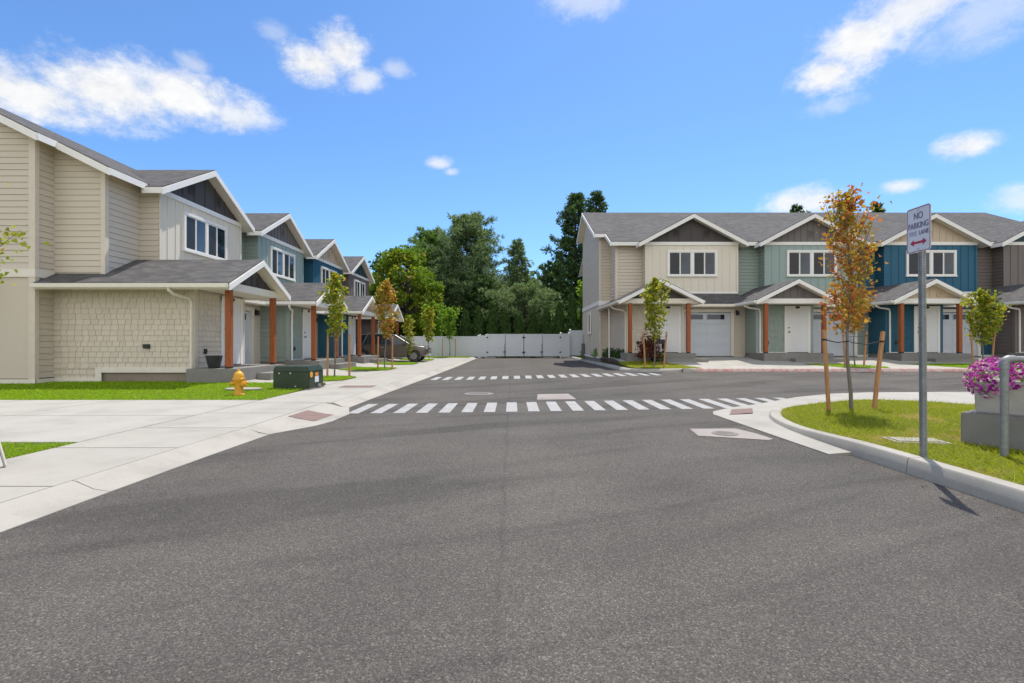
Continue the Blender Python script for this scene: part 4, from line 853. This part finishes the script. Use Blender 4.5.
# ------------------------------------------------------------------ street objects
# utility cabinet
t = thing('utility_cabinet', 'dark green metal utility cabinet on the lawn by the left walk', 'utility box', (-5.52, 12.95, .08), rad(-3)); t.scale = (.95, .95, .95)
dg = P('dark_green_enamel', (.022, .04, .02), .5, var=.15, scale=4, coat=.1)
MB().box(-.52, .52, -.46, .46, -.1, .05).build('pad', conc_dark, t, bevel=.01)
MB().box(-.49, .49, -.43, .43, .05, .50).build('cabinet_body', dg, t, bevel=.012)
w = MB(); w.prism([(-.44, -.44, .64), (.44, -.44, .64), (.44, .40, .64), (-.44, .40, .64)], [(-.5, -.45, .50), (.5, -.45, .50), (.5, .45, .50), (-.5, .45, .50)]); w.build('cabinet_lid', dg, t, bevel=.015)
w = MB(); w.box(-.33, -.29, -.455, -.43, .44, .48); w.box(-.03, .01, -.455, -.43, .44, .48); w.box(.1, .14, -.44, -.43, .10, .13); w.build('bolt', steel, t)
w = MB(); w.add([(.4925, -.31+.085*math.cos(a), .42+.085*math.sin(a)) for a in [k*math.pi/4+.39 for k in range(8)]]+[(.497, -.31+.085*math.cos(a), .42+.085*math.sin(a)) for a in [k*math.pi/4+.39 for k in range(8)]], [tuple(range(8, 16))]+[(k, (k+1) % 8, (k+1) % 8+8, k+8) for k in range(8)]); w.build('warning_sticker', P('orange_yellow_sticker', (.75, .35, .03), .5), t)
w = MB().box(.4925, .497, -.1, .13, .2, .36); w.build('label_plate', P('white_label', (.7, .7, .72), .5), t); MB().box(.4925, .498, -.08, .1, .37, .46).build('warning_label', P('orange_label', (.7, .25, .06), .5), t)
w = MB().box(.49, .53, .05, .22, .06, .14); w.build('latch', galv, t, bevel=.008)
# hydrant
t = thing('fire_hydrant', 'orange yellow fire hydrant standing on the left lawn', 'fire hydrant', (-6.2, 11.35, .09), rad(38)); hy = P('hydrant_paint', (.66, .32, .02), .5, var=.16, scale=9, coat=.1)
MB().lathe([(.13, -.05), (.13, .03), (.10, .045), (.092, .06), (.092, .30), (.105, .32), (.115, .34), (.115, .36)], 20).build('barrel', hy, t, True)
MB().lathe([(.125, .36), (.13, .375), (.125, .39), (.112, .40), (.11, .44), (.098, .49), (.07, .525), (.035, .545), (.03, .55), (.026, .585), (.01, .59)], 20).build('bonnet', hy, t, True)
for nm, a, zc, r in (('hose_outlet', 0, .275, .05), ('hose_outlet', math.pi, .275, .05), ('pumper_outlet', -math.pi*.30, .255, .066)):
    w = MB(); d = Vector((math.cos(a), math.sin(a), 0)); c = Vector((0, 0, zc))
    w.tube([c+d*.07, c+d*.125, c+d*.126, c+d*.165, c+d*.166, c+d*.19], [r*.8, r*.8, r, r, r*.45, r*.4], 12); w.build(nm, hy, t, True)
w = MB(); [w.lathe([(.012, 0), (.012, .018)], 6, (.118*math.cos(a), .118*math.sin(a), .385)) for a in [k*math.pi/4 for k in range(8)]]; w.build('flange_bolt', hy, t)
# valve covers in lawns
o = MB().lathe([(.3, 0), (.3, .03), (.28, .035)], 24).build('utility_cover', conc_kerb, label='pale round utility cover in the grass behind the hydrant', category='utility cover'); o.location = (-6.6, 12.3, .135); o.scale = (1.5, .7, 1)
t = thing('utility_cover', 'pale rectangular utility cover in the island grass beside the sign post', 'utility cover', (4.80, 5.95, zi(4.8, 5.95)-.0), rad(-8))
MB().box(-.30, .30, -.17, .17, -.08, .012).build('cover_frame', conc_kerb, t, bevel=.006); MB().box(-.25, .25, -.125, .125, .012, .02).build('cover_lid', P('pale_lid', (.33, .30, .26), .8, var=.12), t, bevel=.004)
# planter pot on the left porch
t = thing('plant_pot', 'empty dark grey plant pot on the porch of the beige left townhouse', 'plant pot', (-8.55, 14.35, .55)); w = MB().lathe([(.13, 0), (.15, .03), (.19, .2), (.215, .32), (.22, .36), (.20, .36), (.19, .33), (.17, .31)], 28); w.build('pot', P('dark_glazed_pot', (.035, .035, .038), .4, var=.2), t, True); MB().lathe([(.185, .29), (.18, .30)], 20).build('soil', dirt, t)
# covered grill and door mat on the facing porch
t = thing('barbecue_grill', 'black barbecue grill on the porch of the beige facing townhouse', 'barbecue', (6.62, 25.35-2.35, .80)); MB().box(-.38, .38, -.2, .2, .42, .62).build('grill_body', black, t, bevel=.03); w = MB(); w.lathe([(.2, 0), (.19, .08), (.13, .15), (.02, .18)], 18, (0, 0, .62)); w.build('grill_lid', black, t, True)
for x in (-.33, .33): MB().box(x-.02, x+.02, -.17, .17, 0, .42).build('leg', black, t)
MB().box(-.36, .36, -.16, .16, .12, .15).build('shelf', steel, t)
# thin white post at the corner of the facing yard
t = thing('marker_post', 'thin white post standing at the lawn corner of the facing row', 'post', (4.84, 24.9, yard(4.84, 24.9)-.06)); MB().tube([(0, 0, -.1), (0, 0, 2.45)], .035, 10).build('post_shaft', white, t, True); MB().lathe([(.045, 2.45), (.045, 2.48), (.02, 2.5)], 10).build('post_cap', white, t, True)
# meter box by the fence
t = thing('meter_box', 'dark grey meter box on the facing row end wall near the fence', 'meter box', (4.72, 33.0, .45)); MB().box(-.12, .06, -.2, .2, 0, .75).build('box_body', P('meter_grey', (.10, .11, .12), .5), t, bevel=.02); w = MB().tube([(-.03, 0, .75), (-.03, 0, 1.3)], .03, 8); w.build('conduit', galv, t)
# A-frame board at the left edge
t = thing('sandwich_board', 'white A-frame board leaning into the left edge by the lawn', 'sign board', (-5.17, 4.47, .10), 0); wp = P('white_plastic', (.58, .54, .46), .5, var=.08)
for sg in (-1, 1):
    M_ = Matrix.Translation((sg*.30, 0, 0)) @ Matrix.Rotation(-sg*rad(17), 4, 'Y'); w = MB().box(-.02, .02, -.32, .32, .16, 1.0, M_); w.box(-.022, .022, -.32, -.24, 0, .16, M_); w.box(-.022, .022, .24, .32, 0, .16, M_); w.box(-.034, .034, -.34, -.30, 0, 1.0, M_); w.box(-.034, .034, .30, .34, 0, 1.0, M_); w.build('board_panel', wp, t, bevel=.012)
MB().tube([(-.02, -.3, .96), (-.02, .3, .96)], .02, 8).build('hinge', wp, t)

# sign post
t = thing('no_parking_sign', 'white no parking fire lane sign on a perforated steel post by the kerb', 'road sign', (4.13, 5.02, zi(4.13, 5.02)), 0)
Zt = 2.54; rt = random.Random(3)
w = MB().box(-.024, .024, -.024, .024, -.3, Zt-.08, Matrix.Rotation(rad(-.35), 4, 'Y')); pst = w.build('post', galv, t, bevel=.003)
R_ = Matrix.Rotation(rad(-.35), 4, 'Y')
for ax in (0, 1):
    w = MB()
    for k in range(int((Zt-.2)/.0254/1.0)):
        z = .06+.0254*k
        cs = [(.0055*math.cos(q*math.pi/3), .0055*math.sin(q*math.pi/3)) for q in range(6)]
        w.add([R_ @ Vector((a, -.0252, z+b)) if ax == 0 else R_ @ Vector((-.0252, a, z+b)) for a, b in cs], [tuple(range(6))])
    w.build('perforation', P('post_hole_dark', (.05, .05, .052), .8), pst)
W, H = .305, .457; xs = -.047; yo = .0
def rrect(w_, h_, r): return [(sx*(w_/2-r)+r*math.cos(a), sz*(h_/2-r)+r*math.sin(a)) for sx, sz, a0 in ((1, 1, 0), (-1, 1, 90), (-1, -1, 180), (1, -1, 270)) for a in [rad(a0+q*22.5) for q in range(5)]]
def plate(w_, h_, r, x0, x1, zc): p = rrect(w_, h_, r); mb = MB(); return mb.prism([(x0, a, zc+b) for a, b in p], [(x1, a, zc+b) for a, b in p])
sgn = bpy.data.objects.new('sign_face', None); zc = Zt-H/2
pl_ = plate(W, H, .03, -.002, .0015, 0).build('sign_plate', P('sign_white', (.66, .67, .72), .4, var=.04), t); pl_.location = (xs, yo, zc); pl_.rotation_euler = (0, 0, rad(-1))
def ring(w_, h_, r, th, x):
    a = rrect(w_, h_, r); b = rrect(w_-2*th, h_-2*th, max(.004, r-th)); n = len(a); return MB().add([(x, p, q) for p, q in a]+[(x, p, q) for p, q in b], [(i, (i+1) % n, (i+1) % n+n, i+n) for i in range(n)])
COLL = bpy.data.objects; bpy.data.objects.remove(sgn)
ring(W-.012, H-.012, .026, .008, -.0035).build('sign_border', P('faded_red_border', (.36, .12, .15), .5), pl_)
faded = P('faded_grey_lettering', (.20, .17, .26), .5); pale_l = P('paler_grey_lettering', (.40, .40, .50), .5); redp = P('sign_red', (.42, .02, .07), .45)
def text(s, size, zz, mat, par, name, width=None):
    c = bpy.data.curves.new('lettering', 'FONT'); c.body = s; c.size = size; c.align_x = 'CENTER'; c.align_y = 'CENTER'; c.offset = .002; c.extrude = .0004
    o = bpy.data.objects.new('lettering', c); COL.objects.link(o); bpy.context.view_layer.update()
    me = bpy.data.meshes.new_from_object(o.evaluated_get(bpy.context.evaluated_depsgraph_get())); bpy.data.objects.remove(o); bpy.data.curves.remove(c)
    xs_ = [v.co.x for v in me.vertices]; k = (width/(max(xs_)-min(xs_))) if width else 1
    for v in me.vertices: v.co = Vector((-.004-v.co.z, -v.co.x*k, v.co.y+zz))     # reads from the far edge to the near edge, facing the road
    me.materials.clear(); return link(name, me, mat, par)
text('NO', .095, .135, faded, pl_, 'lettering', .115); text('PARKING', .082, .04, faded, pl_, 'lettering', .255)
text('FIRE', .06, -.037, pale_l, pl_, 'lettering', .1).location.y = .068; text('LANE', .06, -.037, faded, pl_, 'lettering', .12).location.y = -.068
w = MB(); zz = -.13; hl, sh = .105, .05; w.add([(-.004, y, zz+z) for y, z in ((-hl, 0), (-hl+sh, .034), (-hl+sh, .012), (hl-sh, .012), (hl-sh, .034), (hl, 0), (hl-sh, -.034), (hl-sh, -.012), (-hl+sh, -.012), (-hl+sh, -.034))], [tuple(range(10))]); w.build('double_arrow', redp, pl_)
w = MB(); [w.lathe([(.009, 0), (.009, .003), (.005, .005)], 10, (0, 0, 0)) for q in (0,)]; b1 = w.build('bolt', steel, pl_); b1.location = (-.0025, 0, .195); b1.rotation_euler = (0, rad(-90), 0); b2 = b1.copy(); COL.objects.link(b2); b2.location.z = -.195

# concrete planter with petunias
pr = math.atan2(-.85, .53); bz = zi(5.4, 5.6)
o = MB().box(0, 2.6, 0, .8, -.15, .36).build('concrete_block', conc_dark, bevel=.012, label='grey concrete block carrying the flower planter at the right edge', category='block'); o.location = (5.22, 5.82, bz); o.rotation_euler = (0, 0, pr)
w = MB(); w.prism([(.09, .07, .38), (1.12, .07, .38), (1.12, .70, .38), (.09, .70, .38)], [(.105, .09, .0), (1.10, .09, 0), (1.10, .68, 0), (.105, .68, 0)])
t = thing('flower_planter', 'pale square planter filled with petunias on the concrete block', 'planter', (5.22, 5.82, bz+.361), pr)
w.build('planter_box', P('planter_stucco', (.42, .39, .35), .85, var=.12, scale=9, grain=60), t, bevel=.015)
def petunias(label, c, rx, ry, rz_, n, cols, seed, leaves=260):
    rng = np.random.default_rng(seed); tt = thing('petunia_plant', label, 'flowers', (0, 0, 0)); Mx = Matrix.Translation((5.22, 5.82, bz+.361)) @ Matrix.Rotation(pr, 4, 'Z'); tt.matrix_world = Mx @ Matrix.Translation(c)
    d = rdir(rng, leaves); pts = d*(rng.uniform(.3, .93, (leaves, 1))**.5)*np.array([rx, ry, rz_]); V, F = quads(pts, rdir(rng, leaves)+d, rdir(rng, leaves), rng.uniform(.03, .055, leaves), rng.uniform(.02, .03, leaves)); leafmesh('foliage', V, F, lf_green, tt)
    for cn, (mat_, frac) in enumerate(cols):
        m_ = int(n*frac); d = rdir(rng, m_); p = d*rng.uniform(.84, 1.08, (m_, 1))*np.array([rx, ry, rz_]); mb = MB()
        for q, nn_ in zip(p, d):
            nv = Vector(nn_)+Vector(rng.normal(0, .35, 3)); nv.normalize(); a = nv.orthogonal().normalized(); b = nv.cross(a); r = .021*rng.uniform(.75, 1.25); c0 = Vector(q)
            ringv = [c0+(a*math.cos(x)+b*math.sin(x))*r*(1.0 if k % 2 == 0 else .78)+nv*(.006 if k % 2 == 0 else .001) for k, x in enumerate([j*math.pi/5+rng.uniform(-.1, .1) for j in range(10)])]
            mb.add([c0-nv*.012]+ringv, [(0, k+1, (k+1) % 10+1) for k in range(10)])
        mb.build('blossom', mat_, tt, kind='stuff')
mp1 = mat_leaf('purple_petals', [(0, (.24, .01, .25)), (.5, (.46, .03, .44)), (.85, (.62, .12, .58)), (1, (.7, .4, .66))], .35); mp2 = mat_leaf('white_petals', [(0, (.55, .53, .44)), (1, (.8, .79, .74))], .3); mp3 = mat_leaf('magenta_petals', [(0, (.42, .02, .22)), (1, (.66, .1, .42))], .35)
petunias('purple petunias spilling over the left end of the planter', Vector((.27, .33, .38)), .31, .38, .25, 760, [(mp1, .85), (mp2, .15)], 51)
petunias('white petunias at the back of the planter behind the purple ones', Vector((.55, .52, .47)), .36, .26, .16, 420, [(mp2, .9), (mp1, .1)], 52); petunias('white and magenta petunias in the middle of the planter', Vector((.88, .30, .39)), .34, .36, .22, 600, [(mp2, .45), (mp3, .4), (mp1, .15)], 53)
# pipe rail
t = thing('pipe_railing', 'grey galvanised pipe railing beside the planter at the right edge', 'railing', (5.10, 5.18, zi(5.1, 5.18))); zt = 1.0
MB().tube([(0, 0, -.2), (0, 0, zt-.08)], .035, 14).build('post', galv, t, True)
MB().tube([(0, 0, zt-.10), (0, 0, zt-.04), (.012, 0, zt-.012), (.04, 0, zt), (.10, -.0, zt)], .042, 14).build('elbow', galv, t, True)
MB().tube([(.08, 0, zt), (1.9, -.25, zt)], .033, 14).build('rail', galv, t, True); MB().tube([(1.85, -.25, -.2), (1.85, -.25, zt)], .035, 14).build('post', galv, t, True)

# ------------------------------------------------------------------ parked car
def car(loc, rzv, label):
    t = thing('parked_car', label, 'car', loc, rzv); paint = P('bronze_car_paint', (.105, .088, .07), .35, .4, .04, 2, .5, .5)
    L = [(-2.35, .5, .6, .98, .74), (-2.25, .38, .66, 1.05, .84), (-1.9, .3, .68, 1.08, .91), (-1.2, .26, .70, 1.06, .93), (0, .25, .70, 1.04, .93), (1.0, .26, .70, 1.03, .93), (1.6, .28, .70, 1.00, .91), (2.1, .32, .68, .94, .86), (2.34, .38, .64, .86, .78), (2.44, .46, .60, .76, .64)]
    vs = []; fs = []
    for x, zb, zm, zt_, hw_ in L: vs += [(x, s*y, z) for s, q in ((1, 1), (-1, -1)) for y, z in ([(hw_*.6, zb), (hw_*.97, zb+.05), (hw_, zm), (hw_*.97, zt_-.06), (hw_*.88, zt_)][::q])]
    n = 10
    for i in range(len(L)-1): fs += [(i*n+k, i*n+(k+1) % n, (i+1)*n+(k+1) % n, (i+1)*n+k) for k in range(n)]
    fs += [tuple(range(n)), tuple(range((len(L)-1)*n, len(L)*n))]; MB().add(vs, fs).build('body', paint, t, True, .02)
    G = [(-2.15, 1.0, 1.03, .80, .72), (-1.8, 1.0, 1.55, .84, .62), (-1.2, 1.0, 1.64, .86, .66), (-.2, 1.0, 1.66, .86, .66), (.45, 1.0, 1.58, .86, .64), (1.35, .97, 1.02, .82, .74)]; vs = []; fs = []
    for x, z0_, z1_, w0, w1 in G: vs += [(x, w0, z0_), (x, w1, z1_), (x, -w1, z1_), (x, -w0, z0_)]
    for i in range(len(G)-1): fs += [(i*4+k, i*4+k+1, (i+1)*4+k+1, (i+1)*4+k) for k in range(3)]
    MB().add(vs, fs+[(0, 1, 2, 3), (20, 21, 22, 23)]).build('window', glass, t)
    w = MB(); vs = []
    for x, z, w_ in ((-2.0, 1.42, .66), (-1.8, 1.57, .66), (-1.2, 1.665, .69), (-.2, 1.685, .69), (.48, 1.60, .67)): vs += [(x, w_, z-.03), (x, w_*.8, z+.015), (x, -w_*.8, z+.015), (x, -w_, z-.03)]
    fs = [(i*4+k, i*4+k+1, (i+1)*4+k+1, (i+1)*4+k) for i in range(4) for k in range(3)]; w.add(vs, fs); w.build('roof', paint, t, True)
    w = MB()
    for s in (-1, 1): w.tube([(.46, s*.67, 1.58), (1.4, s*.80, 1.0)], .04, 6); w.tube([(-.25, s*.70, 1.63), (-.3, s*.875, 1.0)], .035, 6); w.tube([(-1.2, s*.69, 1.62), (-1.45, s*.87, 1.02)], .05, 6); w.tube([(-1.85, s*.64, 1.54), (-2.15, s*.80, 1.0)], .06, 6)
    w.build('pillar', paint, t, True)
    for x in (-1.4, 1.62):
        for s in (-1, 1):
            w = MB(); w.tube([(x, s*.70, .35), (x, s*.71, .35), (x, s*.91, .35), (x, s*.925, .35)], [.30, .345, .345, .31], 24); wh = w.build('wheel', P('tyre_rubber', (.02, .02, .02), .8), t, True)
            w = MB(); w.tube([(x, s*.90, .35), (x, s*.93, .35)], [.215, .205], 20); w.build('hubcap', P('alloy', (.22, .22, .23), .35, .8), wh, True)
            w = MB(); w.tube([(x, s*.60, .37), (x, s*.928, .37)], .40, 24); w.build('wheel_arch', black, t)
    for s in (-1, 1):
        MB().box(2.2, 2.40, s*.60-.15, s*.60+.15, .74, .84).build('headlight', P('lamp_glass', (.6, .62, .65), .15, .2), t, bevel=.03)
        MB().box(-2.36, -2.24, s*.66-.14, s*.66+.14, .78, .95).build('taillight', P('red_lamp', (.35, .02, .02), .2), t, bevel=.02); MB().box(.95, 1.12, s*.98-.1, s*.98+.1, 1.0, 1.12).build('wing_mirror', paint, t, bevel=.03)
    MB().box(2.33, 2.43, -.42, .42, .42, .66).build('grille', black, t, bevel=.02); MB().box(2.39, 2.44, -.26, .26, .36, .47).build('number_plate', P('plate_white', (.6, .6, .6), .5), t)
    w = MB(); [w.box(-.35, -.18, s*.925-.02, s*.925+.012, .84, .87) for s in (-1, 1)]; w.build('door_handle', steel, t)
car((-7.45, 30.55, fore(-7.45, 30)-.02), 0, 'bronze grey car parked nose out before the blue left townhouse')
